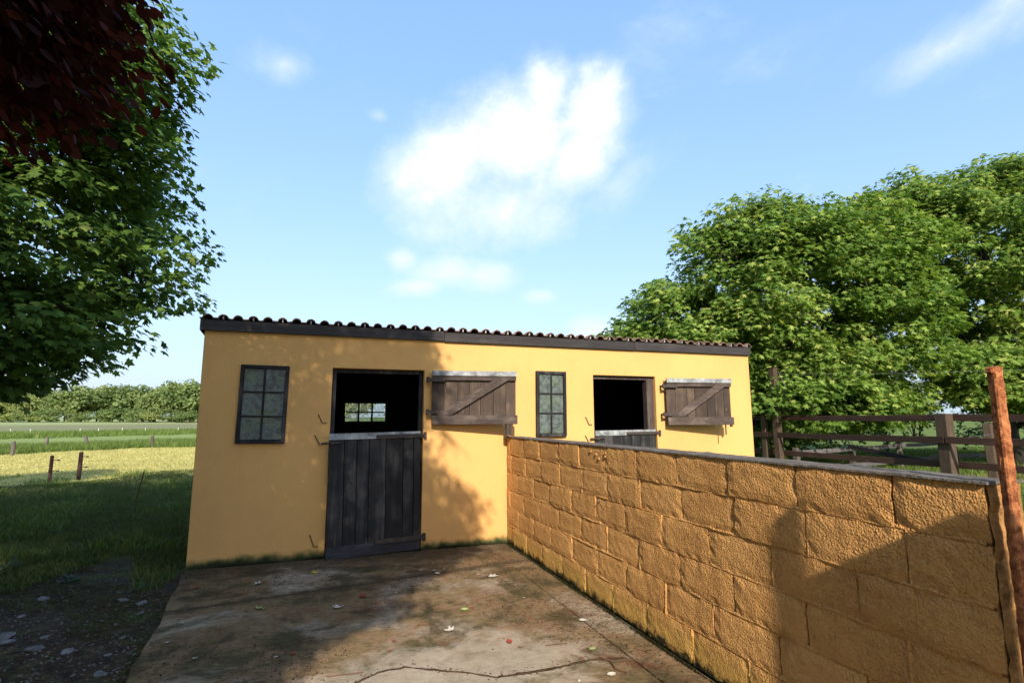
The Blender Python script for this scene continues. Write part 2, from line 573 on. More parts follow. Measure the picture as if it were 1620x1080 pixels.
def rust_mat():
    m, t, b = new_mat('flaking_rust', 0.85, 0.2)
    p = t.pos()
    n = t.noise(p, 30, 5, 0.7)
    n2 = t.noise(p, 90, 4, 0.7)
    c = t.mix(t.ramp(n, 0.35, 0.65), (0.15, 0.040, 0.013), (0.46, 0.175, 0.065))
    c = t.mix(t.m('MULTIPLY', t.ramp(n2, 0.6, 0.7), 0.7), c, (0.09, 0.025, 0.012))
    t.l.new(c, b.inputs['Base Color'])
    t.l.new(t.bump(t.m('ADD', n, t.m('MULTIPLY', n2, 0.7)), 0.9, 0.008), b.inputs['Normal'])
    return m


M_RUST = rust_mat()


def pane_mat():
    m, t, b = new_mat('dirty_glass', 0.38, 0.35)
    p = t.pos()
    n = t.noise(p, 16, 6, 0.75)
    n2 = t.noise(p, 45, 5, 0.7)
    n3 = t.noise(p, 6, 3, 0.6)
    c = t.mix(t.ramp(n, 0.3, 0.7), (0.026, 0.034, 0.032), (0.13, 0.15, 0.138))
    c = t.mix(t.m('MULTIPLY', t.ramp(t.m('ADD', t.m('MULTIPLY', n2, 0.6), t.m('MULTIPLY', n3, 0.5)), 0.54, 0.68), 0.7), c, (0.10, 0.15, 0.055))
    t.l.new(c, b.inputs['Base Color'])
    t.l.new(t.bump(n2, 0.15, 0.002), b.inputs['Normal'])
    return m


M_PANE = pane_mat()


def clear_glass():
    m, t, b = new_mat('thin_window_glass', 0.02, 0.5)
    tr = t.new('ShaderNodeBsdfTransparent')
    tr.inputs[0].default_value = (0.86, 0.9, 0.88, 1)
    gl = t.new('ShaderNodeBsdfGlossy')
    gl.inputs['Roughness'].default_value = 0.03
    df = t.new('ShaderNodeBsdfDiffuse')
    df.inputs[0].default_value = (0.5, 0.55, 0.5, 1)
    mx = t.new('ShaderNodeMixShader')
    mx.inputs[0].default_value = 0.06
    t.l.new(tr.outputs[0], mx.inputs[1])
    t.l.new(gl.outputs[0], mx.inputs[2])
    mx2 = t.new('ShaderNodeMixShader')
    t.put(mx2.inputs[0], t.ramp(t.noise(t.pos(), 18, 5, 0.7), 0.35, 0.85, 0.05, 0.5))
    t.l.new(mx.outputs[0], mx2.inputs[1])
    t.l.new(df.outputs[0], mx2.inputs[2])
    t.l.new(mx2.outputs[0], m.node_tree.nodes['Material Output'].inputs[0])
    return m


M_GLASS = clear_glass()


def leaf_mat(name, c_dark, c_mid, c_light, transl=0.35, rough=0.5, light_amt=0.15, patch=0.6, spec=0.35):
    m, t, b = new_mat(name, rough, spec)
    r = t.island()
    p = t.pos()
    n = t.noise(p, patch, 3, 0.6)
    f = t.m('ADD', t.m('MULTIPLY', r, 0.7), t.m('MULTIPLY', t.m('SUBTRACT', n, 0.3), 0.8))
    c = t.mix(t.ramp(f, 0.15, 0.75), c_dark, c_mid)
    c = t.mix(t.ramp(f, 1.0 - light_amt * 1.6, 1.02), c, c_light)
    t.l.new(c, b.inputs['Base Color'])
    tr = t.new('ShaderNodeBsdfTranslucent')
    tc = t.mix(1.0, c, (1.15, 1.1, 0.6), 'MULTIPLY')
    t.l.new(tc, tr.inputs[0])
    mx = t.new('ShaderNodeMixShader')
    mx.inputs[0].default_value = transl
    t.l.new(b.outputs[0], mx.inputs[1])
    t.l.new(tr.outputs[0], mx.inputs[2])
    t.l.new(mx.outputs[0], m.node_tree.nodes['Material Output'].inputs[0])
    return m


M_SYC = leaf_mat('sycamore_leaf', (0.050, 0.105, 0.022), (0.150, 0.250, 0.048), (0.42, 0.42, 0.12), 0.45, 0.6, spec=0.14)
M_SYC2 = leaf_mat('sycamore_leaf_sunny', (0.075, 0.145, 0.026), (0.190, 0.300, 0.052), (0.44, 0.48, 0.13), 0.45, 0.6, light_amt=0.24, spec=0.12, patch=0.35)
M_BEECH = leaf_mat('copper_beech_leaf', (0.024, 0.008, 0.008), (0.085, 0.018, 0.014), (0.16, 0.030, 0.018), 0.35, 0.65, spec=0.12)
M_FARLEAF = leaf_mat('far_foliage', (0.16, 0.21, 0.065), (0.32, 0.37, 0.125), (0.44, 0.45, 0.18), 0.45, 0.7, 0.25, 0.12, 0.1)
M_FARLEAF2 = leaf_mat('far_foliage_dark', (0.11, 0.165, 0.055), (0.22, 0.29, 0.10), (0.34, 0.37, 0.15), 0.45, 0.7, 0.2, 0.12, 0.1)
M_UNDER = leaf_mat('undergrowth', (0.045, 0.085, 0.015), (0.11, 0.17, 0.035), (0.26, 0.28, 0.08), 0.35, 0.6, 0.25, 0.5, 0.2)
M_GRASS = leaf_mat('grass_blade', (0.052, 0.074, 0.018), (0.100, 0.130, 0.032), (0.22, 0.20, 0.08), 0.3, 0.6, 0.18, 1.6, 0.2)
M_MOSSGRASS = leaf_mat('mossy_grass', (0.030, 0.036, 0.010), (0.062, 0.072, 0.016), (0.13, 0.13, 0.04), 0.2, 0.8, 0.15, 2.0, 0.1)
M_TALLGRASS = leaf_mat('tall_grass_blade', (0.075, 0.12, 0.022), (0.14, 0.20, 0.04), (0.25, 0.27, 0.09), 0.3, 0.6, 0.15, 0.3, 0.2)
M_HAY = leaf_mat('mown_hay', (0.34, 0.32, 0.105), (0.50, 0.45, 0.16), (0.62, 0.54, 0.23), 0.2, 0.8, 0.3, 0.8, 0.1)
M_WEED = leaf_mat('weed_leaf', (0.022, 0.050, 0.020), (0.050, 0.095, 0.035), (0.09, 0.14, 0.04), 0.3, 0.6)
M_MOSS = leaf_mat('dark_moss', (0.010, 0.011, 0.005), (0.026, 0.026, 0.010), (0.06, 0.062, 0.018), 0.1, 0.95, 0.15, 6, 0.05)
M_LITTER = leaf_mat('leaf_litter', (0.040, 0.022, 0.013), (0.120, 0.050, 0.030), (0.30, 0.18, 0.10), 0.1, 0.9, 0.2, 5, 0.1)


def dryleaf(name, col):
    m, t, b = new_mat(name, 0.7, 0.2)
    n = t.noise(t.pos(), 60, 3, 0.6)
    c = t.mix(n, tuple(q * 0.7 for q in col), col)
    t.l.new(c, b.inputs['Base Color'])
    return m


def ground_mat():
    m, t, b = new_mat('field_ground', 0.96, 0.08)
    p = t.pos()
    x, y, z = t.sep(p)
    v = t.m('SUBTRACT', y, t.m('MULTIPLY', x, 0.6))
    n0 = t.noise(p, 0.12, 4, 0.6)
    n1 = t.noise(p, 1.6, 6, 0.65)
    n2 = t.noise(p, 9, 5, 0.7)
    n3 = t.noise(p, 42, 4, 0.7)
    lat = t.noise(scaled(t, p, (0.25, 1, 1)), 0.5, 5, 0.65)
    vv = t.m('ADD', v, t.m('MULTIPLY', t.m('SUBTRACT', n1, 0.5), 2.5))
    vw = t.m('ADD', v, t.m('MULTIPLY', t.m('SUBTRACT', n0, 0.5), 44))
    green = t.mix(n2, (0.045, 0.060, 0.018), (0.105, 0.125, 0.034))
    hay = t.mix(t.ramp(t.m('ADD', t.m('MULTIPLY', lat, 0.6), t.m('MULTIPLY', n2, 0.4)), 0.35, 0.65), (0.34, 0.315, 0.10), (0.52, 0.455, 0.17))
    tall = t.mix(n1, (0.15, 0.225, 0.05), (0.235, 0.285, 0.085))
    pale = t.mix(lat, (0.23, 0.27, 0.09), (0.18, 0.24, 0.07))
    purple = t.mix(lat, (0.165, 0.175, 0.085), (0.215, 0.21, 0.105))
    far = t.mix(lat, (0.22, 0.28, 0.10), (0.32, 0.33, 0.15))
    c = green
    c = t.mix(t.ramp(vv, 17.0, 21.0), c, hay)
    c = t.mix(t.ramp(vv, 41.0, 42.5), c, tall)
    c = t.mix(t.ramp(vv, 49.0, 58.0), c, pale)
    c = t.mix(t.ramp(vw, 70, 80), c, tall)
    c = t.mix(t.ramp(vw, 94, 112), c, purple)
    c = t.mix(t.ramp(vw, 150, 170), c, far)
    # paddock side, right of the stable: rough pasture
    right = t.ramp(x, 6.0, 10.0)
    c = t.mix(right, c, t.mix(n1, (0.085, 0.125, 0.028), (0.15, 0.19, 0.05)))
    # bare soil with moss in front, left of the slab
    dx = t.m('DIVIDE', t.m('SUBTRACT', x, -2.4), 3.2)
    dy = t.m('DIVIDE', t.m('SUBTRACT', y, 3.6), 4.6)
    rr = t.m('SQRT', t.m('ADD', t.m('MULTIPLY', dx, dx), t.m('MULTIPLY', dy, dy)))
    rr = t.m('ADD', rr, t.m('MULTIPLY', t.m('SUBTRACT', n1, 0.5), 0.7))
    soil = t.mix(t.ramp(n2, 0.35, 0.68), (0.030, 0.022, 0.014), (0.075, 0.055, 0.034))
    soil = t.mix(t.ramp(t.m('ADD', t.m('MULTIPLY', n1, 0.6), t.m('MULTIPLY', n2, 0.4)), 0.50, 0.62), soil, (0.060, 0.070, 0.015))
    soil = t.mix(t.m('MULTIPLY', t.ramp(n3, 0.60, 0.68), 0.6), soil, (0.16, 0.13, 0.11))
    c = t.mix(t.ramp(rr, 1.05, 0.72), c, soil)
    # sandy patch by the far fence
    sx = t.m('DIVIDE', t.m('SUBTRACT', x, 17.6), 2.2)
    sy = t.m('DIVIDE', t.m('SUBTRACT', y, 9.6), 0.9)
    sr = t.m('ADD', t.m('SQRT', t.m('ADD', t.m('MULTIPLY', sx, sx), t.m('MULTIPLY', sy, sy))), t.m('MULTIPLY', t.m('SUBTRACT', n1, 0.5), 0.6))
    c = t.mix(t.ramp(sr, 1.05, 0.8), c, (0.34, 0.22, 0.10))
    c = t.mix(t.m('MULTIPLY', t.ramp(n3, 0.5, 0.8), 0.3), c, (0.03, 0.03, 0.012))
    t.l.new(c, b.inputs['Base Color'])
    t.l.new(t.bump(t.m('ADD', n2, t.m('MULTIPLY', n3, 0.6)), 0.7, 0.03), b.inputs['Normal'])
    return m


M_GROUND = ground_mat()


# ------------------------------------------------------------------ ground
def build_ground():
    def axis(lo, hi, fine_lo, fine_hi, step):
        a = list(np.arange(fine_lo, fine_hi + 1e-6, step))
        s, q = step, fine_hi
        while q < hi:
            s *= 1.35
            q = min(hi, q + s)
            a.append(q)
        s, q = step, fine_lo
        while q > lo:
            s *= 1.35
            q = max(lo, q - s)
            a.insert(0, q)
        return a
    xs = axis(-900, 900, -12, 24, 0.5)
    ys = axis(-300, 1200, -4, 44, 0.5)
    V = np.array([(x, y, hgt(x, y)) for y in ys for x in xs])
    nx = len(xs)
    F = np.array([(j * nx + i, j * nx + i + 1, (j + 1) * nx + i + 1, (j + 1) * nx + i) for j in range(len(ys) - 1) for i in range(nx - 1)])
    o = link_mesh('ground', np_mesh('ground', V, F, M_GROUND, True), None)
    o['kind'] = 'structure'


build_ground()


def build_slab():
    root = bpy.data.objects.new('concrete_yard', None)
    COL.objects.link(root)
    root['kind'] = 'structure'
    root.location = (0.5, 3.5, -0.05)
    ORIGIN[root.name] = Vector(root.location)
    jy = lambda x: 5.415 + 0.153 * (x + 1.03)
    left = lambda y: -1.30 + (6.79 - y) * 0.088
    crack = [(0.26, 3.62), (0.42, 3.72), (0.58, 3.73), (0.94, 3.52), (1.1, 3.40), (1.45, 3.39), (1.75, 3.42), (2.02, 3.36)]
    crackl = [(-1.0, 3.30), (-0.6, 3.42), (-0.2, 3.38)]
    full = crackl + crack
    g = 0.0035
    def wig(p0, p1, n, amp):
        out = []
        for i in range(n + 1):
            f = i / n
            x = p0[0] + (p1[0] - p0[0]) * f
            y = p0[1] + (p1[1] - p0[1]) * f
            a = amp * mnoise.noise(Vector((x * 3.1, y * 3.1, 4.2))) + amp * 0.6 * mnoise.noise(Vector((x * 11, y * 11, 1.2)))
            out.append((x + a * (p1[1] != p0[1]) * 0.6, y + a * 0.6))
        return out
    lw = wig((left(jy(-1.05)), jy(-1.05) - g), (-1.0, 3.30 + g), 14, 0.05)
    joint = [(x, jy(x) + 0.012 * mnoise.noise(Vector((x * 4, 0, 0)))) for x in np.linspace(-1.10, 2.03, 16)]
    polys = [
        [(left(6.79), 6.79)] + wig((left(6.7), 6.7), (left(jy(-1.05)), jy(-1.05) + g), 8, 0.05) + [(x, y + g) for x, y in joint[1:]] + [(2.03, 6.79)],
        lw + [(x, y + g) for x, y in full] + [(x, y - g) for x, y in reversed(joint[1:])],
        wig((-1.0, 3.30 - g), (-0.75, -0.4), 16, 0.05) + [(2.02, -0.4)] + [(x, y - g) for x, y in reversed(full[1:])],
        [(2.03 + g, 6.79), (2.045, -0.4), (2.33, -0.4), (2.33, 6.79)],
    ]
    for k, pl in enumerate(polys):
        bm = bmesh.new()
        top = [bm.verts.new((x, y, (0, 0, 0.001, 0)[k])) for x, y in pl]
        f = bm.faces.new(top)
        if f.normal.z < 0 or f.calc_area() and f.normal.z == 0:
            bm.normal_update()
        bm.normal_update()
        if f.normal.z < 0:
            f.normal_flip()
        r = bmesh.ops.extrude_face_region(bm, geom=[f])
        for v in [e for e in r['geom'] if isinstance(e, bmesh.types.BMVert)]:
            v.co.z -= 0.0
        # extruded copy stays on top, the original drops to become the underside
        for v in top:
            v.co.z -= 0.13
        bmesh.ops.recalc_face_normals(bm, faces=bm.faces)
        ed = [e for e in bm.edges if all(v.co.z > -0.05 for v in e.verts)]
        bmesh.ops.bevel(bm, geom=ed, offset=0.002, segments=1, affect='EDGES')
        me = bpy.data.meshes.new('slab_panel')
        bm.to_mesh(me)
        bm.free()
        link_mesh('slab_panel', me, M_SLAB, root)

    def fill(line, wid, seed):
        '''packed dirt lying in a joint'''
        mb = MB()
        pts = []
        for (xa, ya), (xb, yb) in zip(line[:-1], line[1:]):
            m = max(2, int(math.dist((xa, ya), (xb, yb)) / 0.02))
            pts += [(xa + (xb - xa) * i / m, ya + (yb - ya) * i / m) for i in range(m)]
        for i, (x, y) in enumerate(pts):
            q = mnoise.noise(Vector((x * 9, y * 9, seed)))
            q2 = mnoise.noise(Vector((x * 31, y * 31, seed + 5)))
            w1 = wid * max(0.25, 0.8 + 1.1 * q + 0.7 * q2)
            w2 = wid * max(0.25, 0.8 - 0.8 * q2 + 0.6 * q)
            mb.v += [(x, y - w1, 0.0012), (x, y, 0.0035 + 0.002 * q2), (x, y + w2, 0.0012)]
            if i:
                b0 = len(mb.v) - 6
                mb.f += [(b0, b0 + 3, b0 + 4, b0 + 1), (b0 + 1, b0 + 4, b0 + 5, b0 + 2)]
        mb.build('joint_dirt', M_DIRT, root)
    fill(full, 0.016, 2.0)
    fill([(x, y) for x, y in joint], 0.010, 3.0)


build_slab()

# ------------------------------------------------------------------ the stable
FY = 6.807
X0, X1 = -1.30, 6.46
ST = thing('stable', 'long low ochre stable with two half doors, dark fascia and tiled roof', 'stable', (2.6, 8.5, 0))
BACKY = 10.25
OPEN = [(0.10, 1.215, 0.0, 2.20), (3.64, 4.68, 0.0, 2.20), (-0.885, -0.405, 1.335, 2.195), (2.765, 3.175, 1.365, 2.215)]


def wall_with_holes(xa, xb, za, zb, y0, y1, holes):
    xs = sorted({xa, xb, *[h[0] for h in holes], *[h[1] for h in holes]})
    zs = sorted({za, zb, *[h[2] for h in holes], *[h[3] for h in holes]})
    solid = lambda i, j: 0 <= i < len(xs) - 1 and 0 <= j < len(zs) - 1 and not any(
        h[0] < (xs[i] + xs[i + 1]) / 2 < h[1] and h[2] < (zs[j] + zs[j + 1]) / 2 < h[3] for h in holes)
    mb = MB()
    idx = {}

    def vid(i, j, k):
        if (i, j, k) not in idx:
            idx[(i, j, k)] = len(mb.v)
            mb.v.append((xs[i], (y0, y1)[k], zs[j]))
        return idx[(i, j, k)]
    for i in range(len(xs) - 1):
        for j in range(len(zs) - 1):
            if not solid(i, j):
                continue
            mb.f.append((vid(i, j, 0), vid(i + 1, j, 0), vid(i + 1, j + 1, 0), vid(i, j + 1, 0)))
            mb.f.append((vid(i, j, 1), vid(i, j + 1, 1), vid(i + 1, j + 1, 1), vid(i + 1, j, 1)))
            if not solid(i - 1, j):
                mb.f.append((vid(i, j, 0), vid(i, j + 1, 0), vid(i, j + 1, 1), vid(i, j, 1)))
            if not solid(i + 1, j):
                mb.f.append((vid(i + 1, j, 0), vid(i + 1, j, 1), vid(i + 1, j + 1, 1), vid(i + 1, j + 1, 0)))
            if not solid(i, j - 1):
                mb.f.append((vid(i, j, 0), vid(i, j, 1), vid(i + 1, j, 1), vid(i + 1, j, 0)))
            if not solid(i, j + 1):
                mb.f.append((vid(i, j + 1, 0), vid(i + 1, j + 1, 0), vid(i + 1, j + 1, 1), vid(i, j + 1, 1)))
    return mb


fw_mb = wall_with_holes(X0, X1, -0.12, 2.60, FY, FY + 0.17, [(a, b, -0.12 if c == 0 else c, d) for a, b, c, d in OPEN])
wall_front = fw_mb.build('front_wall', M_FACADE, ST, bevel=0.006)
SL = math.tan(math.radians(-6))
rz = lambda y: 2.60 + (y - FY) * SL
for xa, xb in ((X0, X0 + 0.17), (X1 - 0.17, X1)):
    mb = MB()
    ya, yb = FY + 0.173, BACKY
    mb.add([(xa, ya, -0.12), (xb, ya, -0.12), (xb, yb, -0.12), (xa, yb, -0.12), (xa, ya, rz(ya)), (xb, ya, rz(ya)), (xb, yb, rz(yb)), (xa, yb, rz(yb))],
           [(0, 3, 2, 1), (4, 5, 6, 7), (0, 1, 5, 4), (1, 2, 6, 5), (2, 3, 7, 6), (3, 0, 4, 7)])
    mb.build('side_wall', M_SIDEWALL, ST)
BW = (0.36, 1.13, 1.515, 1.895)
wall_with_holes(X0 + 0.172, X1 - 0.172, -0.12, 2.22, BACKY - 0.14, BACKY, [BW]).build('back_wall', M_SIDEWALL, ST)
# lining, floor and partition: the inside shade put into a near-black colour
for xa, xb, nm in ((X0 + 0.175, X0 + 0.19, 'side_lining'), (X1 - 0.19, X1 - 0.175, 'side_lining'), (2.42, 2.50, 'partition')):
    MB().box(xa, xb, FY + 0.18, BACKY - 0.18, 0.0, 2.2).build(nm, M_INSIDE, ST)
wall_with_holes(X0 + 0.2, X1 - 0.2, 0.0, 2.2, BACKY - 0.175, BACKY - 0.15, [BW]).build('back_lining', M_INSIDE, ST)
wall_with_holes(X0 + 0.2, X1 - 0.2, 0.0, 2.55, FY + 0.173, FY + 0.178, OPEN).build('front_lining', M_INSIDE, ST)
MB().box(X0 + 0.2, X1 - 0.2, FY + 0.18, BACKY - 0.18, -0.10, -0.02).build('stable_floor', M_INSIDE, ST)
ce = MB()
ce.add([(X0 + 0.18, FY + 0.18, 2.50), (X1 - 0.18, FY + 0.18, 2.50), (X1 - 0.18, BACKY - 0.15, 2.16), (X0 + 0.18, BACKY - 0.15, 2.16),
        (X0 + 0.18, FY + 0.18, 2.53), (X1 - 0.18, FY + 0.18, 2.53), (X1 - 0.18, BACKY - 0.15, 2.19), (X0 + 0.18, BACKY - 0.15, 2.19)],
       [(0, 3, 2, 1), (4, 5, 6, 7), (0, 1, 5, 4), (1, 2, 6, 5), (2, 3, 7, 6), (3, 0, 4, 7)])
ce.build('ceiling', M_INSIDE, ST)
# fascia: three lengths of board
for xa, xb, dz in ((-1.345, 1.46, 0.004), (1.464, 4.32, -0.004), (4.324, 6.475, 0.0)):
    mb = MB()
    n = 8
    for i in range(n):
        pass
    mb.box(xa, xb, FY - 0.045, FY - 0.015, 2.582 + dz, 2.706 + dz)
    mb.build('fascia_board', M_FASCIA, ST, bevel=0.004)
MB().box(-1.345, 6.47, FY - 0.013, FY - 0.002, 2.60, 2.70).build('fascia_batten', M_FASCIA, ST)
for xa in (-1.345, 6.455):         # barge boards on the two ends
    mb = MB()
    mb.add([(xa, FY - 0.012, 2.585), (xa + 0.025, FY - 0.012, 2.585), (xa + 0.025, BACKY + 0.1, 2.585 + SL * 3.4), (xa, BACKY + 0.1, 2.585 + SL * 3.4),
            (xa, FY - 0.012, 2.70), (xa + 0.025, FY - 0.012, 2.70), (xa + 0.025, BACKY + 0.1, 2.70 + SL * 3.4), (xa, BACKY + 0.1, 2.70 + SL * 3.4)],
           [(0, 3, 2, 1), (4, 5, 6, 7), (0, 1, 5, 4), (1, 2, 6, 5), (2, 3, 7, 6), (3, 0, 4, 7)])
    mb.build('barge_board', M_FASCIA, ST)


# roof tiles: double-roll profile, one mesh shared by all
def tile_mesh(seed, end):
    r = random.Random(seed)
    W, Lg, th = 0.318, 0.36, 0.012
    prof = [(0, 0)]
    for c in (0.25, 0.75):
        rr, hh = 0.052, 0.043
        for k in range(8):
            a = PI - PI * k / 7
            prof.append((c * W + rr * math.cos(a), 0.004 + hh * math.sin(a)))
    prof.append((W, 0))
    vs, fs = [], []
    m = len(prof)
    for yy in (0, Lg):
        for dz in (0, th):
            for x, z in prof:
                vs.append((x, yy, z + dz + (0.0025 * r.uniform(-1, 1))))
    ix = lambda a, b, k: (a * 2 + b) * m + k
    for k in range(m - 1):
        fs.append((ix(0, 1, k), ix(0, 1, k + 1), ix(1, 1, k + 1), ix(1, 1, k)))
        fs.append((ix(0, 0, k), ix(1, 0, k), ix(1, 0, k + 1), ix(0, 0, k + 1)))
        fs.append((ix(0, 0, k), ix(0, 0, k + 1), ix(0, 1, k + 1), ix(0, 1, k)))
    me = bpy.data.meshes.new('roof_tile')
    me.from_pydata(vs, [], fs)
    me.update()
    me.materials.append(M_TILE)
    return me


tms = [tile_mesh(s, False) for s in range(4)]
clipm = MB().box(-0.006, 0.006, -0.012, 0.03, 0.0, 0.036).mesh('tile_clip')
clipm.materials.append(M_CLIP)
for row in range(10):
    for i in range(25):
        x = -1.352 + i * 0.3135
        y = FY - 0.065 + row * 0.345
        o = bpy.data.objects.new('roof_tile', tms[random.randrange(4)])
        COL.objects.link(o)
        o.parent = ST
        lift = random.uniform(-0.004, 0.004)
        o.location = Vector((x, y, 2.702 + (y - FY + 0.065) * SL + 0.012 + lift)) - ORIGIN[ST.name]
        o.rotation_euler = (math.radians(-6 + 2.0), random.uniform(-0.012, 0.012), random.uniform(-0.012, 0.012))
        if row == 0 and random.random() < 0.9:
            c = bpy.data.objects.new('tile_clip', clipm)
            COL.objects.link(c)
            c.parent = o
            c.location = (0.75 * 0.318, 0.03, 0.004)


# windows
def window(x0, x1, z0, z1, tilt, proud):
    M = Matrix.Translation(((x0 + x1) / 2, FY, (z0 + z1) / 2)) @ Matrix.Rotation(tilt, 4, 'Y')
    w, h = (x1 - x0) / 2, (z1 - z0) / 2
    fb = 0.042
    f = MB()
    f.box(-w, -w + fb, -proud, 0.05, -h, h, M)
    f.box(w - fb, w, -proud, 0.05, -h, h, M)
    f.box(-w + fb, w - fb, -proud + 0.003, 0.05, h - fb, h, M)
    f.box(-w + fb, w - fb, -proud - 0.008, 0.05, -h, -h + fb * 0.9, M)
    root = f.build('window', M_MUNTIN, ST, bevel=0.004)
    iw, ih = w - fb, h - fb
    MB().box(-0.011, 0.011, -proud + 0.012, 0.03, -ih + 0.0, ih, M).build('glazing_bar', M_MUNTIN, root, bevel=0.003)
    for k in (1, 2):
        zc = -ih + 2 * ih * k / 3 + random.uniform(-0.006, 0.006)
        for s in (-1, 1):
            a, b_ = (0.011, iw) if s > 0 else (-iw, -0.011)
            MB().box(a, b_, -proud + 0.015, 0.028, zc - 0.010, zc + 0.010, M).build('glazing_bar', M_MUNTIN, root, bevel=0.003)
    for s in (-1, 1):
        for k in range(3):
            z0_, z1_ = -ih + 2 * ih * k / 3, -ih + 2 * ih * (k + 1) / 3
            a, b_ = (0.006, iw + 0.006) if s > 0 else (-iw - 0.006, -0.006)
            R = M @ Matrix.Translation((0, -proud + 0.03, 0)) @ Matrix.Rotation(random.uniform(-0.02, 0.02), 4, 'X')
            MB().box(a, b_, 0, 0.004, z0_ + 0.002, z1_ - 0.002, R).build('pane', M_PANE, root)
    return root


window(-0.905, -0.388, 1.312, 2.208, 0.012, 0.035)
window(2.745, 3.190, 1.345, 2.232, 0.004, 0.055)
# small back window, 3 x 2 panes
a, b, c, d = BW
mb = MB()
mb.box(a - 0.01, a + 0.03, BACKY - 0.19, BACKY - 0.05, c - 0.01, d + 0.01)
mb.box(b - 0.03, b + 0.01, BACKY - 0.19, BACKY - 0.05, c - 0.01, d + 0.01)
mb.box(a + 0.03, b - 0.03, BACKY - 0.19, BACKY - 0.05, d - 0.03, d + 0.01)
mb.box(a + 0.03, b - 0.03, BACKY - 0.19, BACKY - 0.05, c - 0.01, c + 0.03)
bw = mb.build('window', M_MUNTIN, ST)
for k in (1, 2):
    xc = a + 0.03 + (b - a - 0.06) * k / 3
    MB().box(xc - 0.014, xc + 0.014, BACKY - 0.15, BACKY - 0.08, c + 0.03, d - 0.03).build('glazing_bar', M_MUNTIN, bw)
zc = (c + d) / 2
for k in range(3):
    xa = a + 0.03 + (b - a - 0.06) * k / 3 + 0.015
    xb = a + 0.03 + (b - a - 0.06) * (k + 1) / 3 - 0.015
    MB().box(xa, xb, BACKY - 0.148, BACKY - 0.085, zc - 0.012, zc + 0.012).build('glazing_bar', M_MUNTIN, bw)
    for z0_, z1_ in ((c + 0.028, zc - 0.010), (zc + 0.010, d - 0.028)):
        MB().box(xa - 0.002, xb + 0.002, BACKY - 0.118, BACKY - 0.114, z0_, z1_).build('pane', M_GLASS, bw)


# lower stable doors
def bez_plank(w, h, th, seed):
    """one plank standing on z=0, x from 0 to w, front face at y=0; a slightly uneven top end"""
    r = random.Random(seed)
    mb = MB()
    dz = r.uniform(-0.004, 0.004)
    mb.add([(0, 0, 0), (w, 0, 0), (w, th, 0), (0, th, 0), (0, 0, h + dz), (w, 0, h - dz), (w, th, h - dz), (0, th, h + dz)],
           [(0, 3, 2, 1), (4, 5, 6, 7), (0, 1, 5, 4), (1, 2, 6, 5), (2, 3, 7, 6), (3, 0, 4, 7)])
    return mb


def lower_door(xl, xr, z0, z1, ajar, sag, widths, seed, hinge_y, has_bottom=True):
    """hinged on the right; local x runs from the hinge (0) to the left (-w)"""
    w = xr - xl
    M = Matrix.Translation((xr, hinge_y, z0)) @ Matrix.Rotation(ajar, 4, 'Z') @ Matrix.Rotation(sag, 4, 'Y')
    h = z1 - z0
    frame = MB()
    frame.box(-w + 0.01, -0.01, 0.030, 0.055, 0.06, 0.18, M)
    frame.box(-w + 0.01, -0.01, 0.030, 0.055, h - 0.2, h - 0.08, M)
    root = frame.build('lower_door', M_BLACKWOOD, ST, bevel=0.003)
    x = -w
    r = random.Random(seed)
    tot = sum(widths)
    for k, q in enumerate(widths):
        pw = q / tot * w
        mb = bez_plank(pw - 0.006, h - 0.035, 0.026, seed + k)
        R = M @ Matrix.Translation((x + 0.003, r.uniform(-0.004, 0.003), 0.0))
        me = MB().add(mb.v, mb.f, R).mesh('plank', 0.004)
        link_mesh('plank', me, M_BLACKWOOD, root)
        x += pw
    # galvanised strip folded over the top edge
    g = MB()
    g.box(-w + 0.004, -0.004, -0.010, -0.0045, h - 0.075, h - 0.008, M)
    g.box(-w + 0.004, -0.004, -0.010, 0.036, h - 0.008, h - 0.002, M)
    g.build('top_strip', M_GALV, root, bevel=0.001)
    # upper strap hinge with its pin on the wall
    s = MB()
    s.box(-w * 0.50, 0.045, -0.030, -0.0105, h - 0.068, h - 0.030, M)
    s.tube([M @ Vector((0.052, -0.026, h - 0.095)), M @ Vector((0.052, -0.026, h - 0.012))], 0.019, 8)
    s.build('strap_hinge', M_IRON, root, bevel=0.002)
    if has_bottom:
        k = MB()
        k.box(-w - 0.005, -0.006, -0.022, -0.0045, 0.0, 0.135, M)
        k.build('kick_board', M_BLACKWOODX, root, bevel=0.004)
        s = MB()
        s.box(-w * 0.5, 0.03, -0.046, -0.0225, 0.118, 0.168, M)
        s.tube([M @ Vector((0.04, -0.034, 0.10)), M @ Vector((0.04, -0.034, 0.185))], 0.024, 8)
        s.build('strap_hinge', M_IRON, root, bevel=0.002)
    bolt = MB()
    bolt.tube([M @ Vector((-w - 0.085, -0.022, h - 0.112)), M @ Vector((-w + 0.14, -0.022, h - 0.108))], 0.013, 8)
    bolt.box(-w + 0.02, -w + 0.055, -0.036, -0.005, h - 0.13, h - 0.09, M)
    bolt.build('bolt', M_IRON, root, bevel=0.002)
    return root


lower_door(0.105, 1.205, 0.015, 1.435, math.radians(5.5), math.radians(-0.9), [0.18, 0.145, 0.145, 0.2, 0.21, 0.13, 0.09], 11, FY + 0.0)
lower_door(3.648, 4.672, 0.02, 1.425, math.radians(1.5), math.radians(-0.5), [0.15, 0.15, 0.15, 0.15, 0.15, 0.15, 0.12], 31, FY + 0.012)
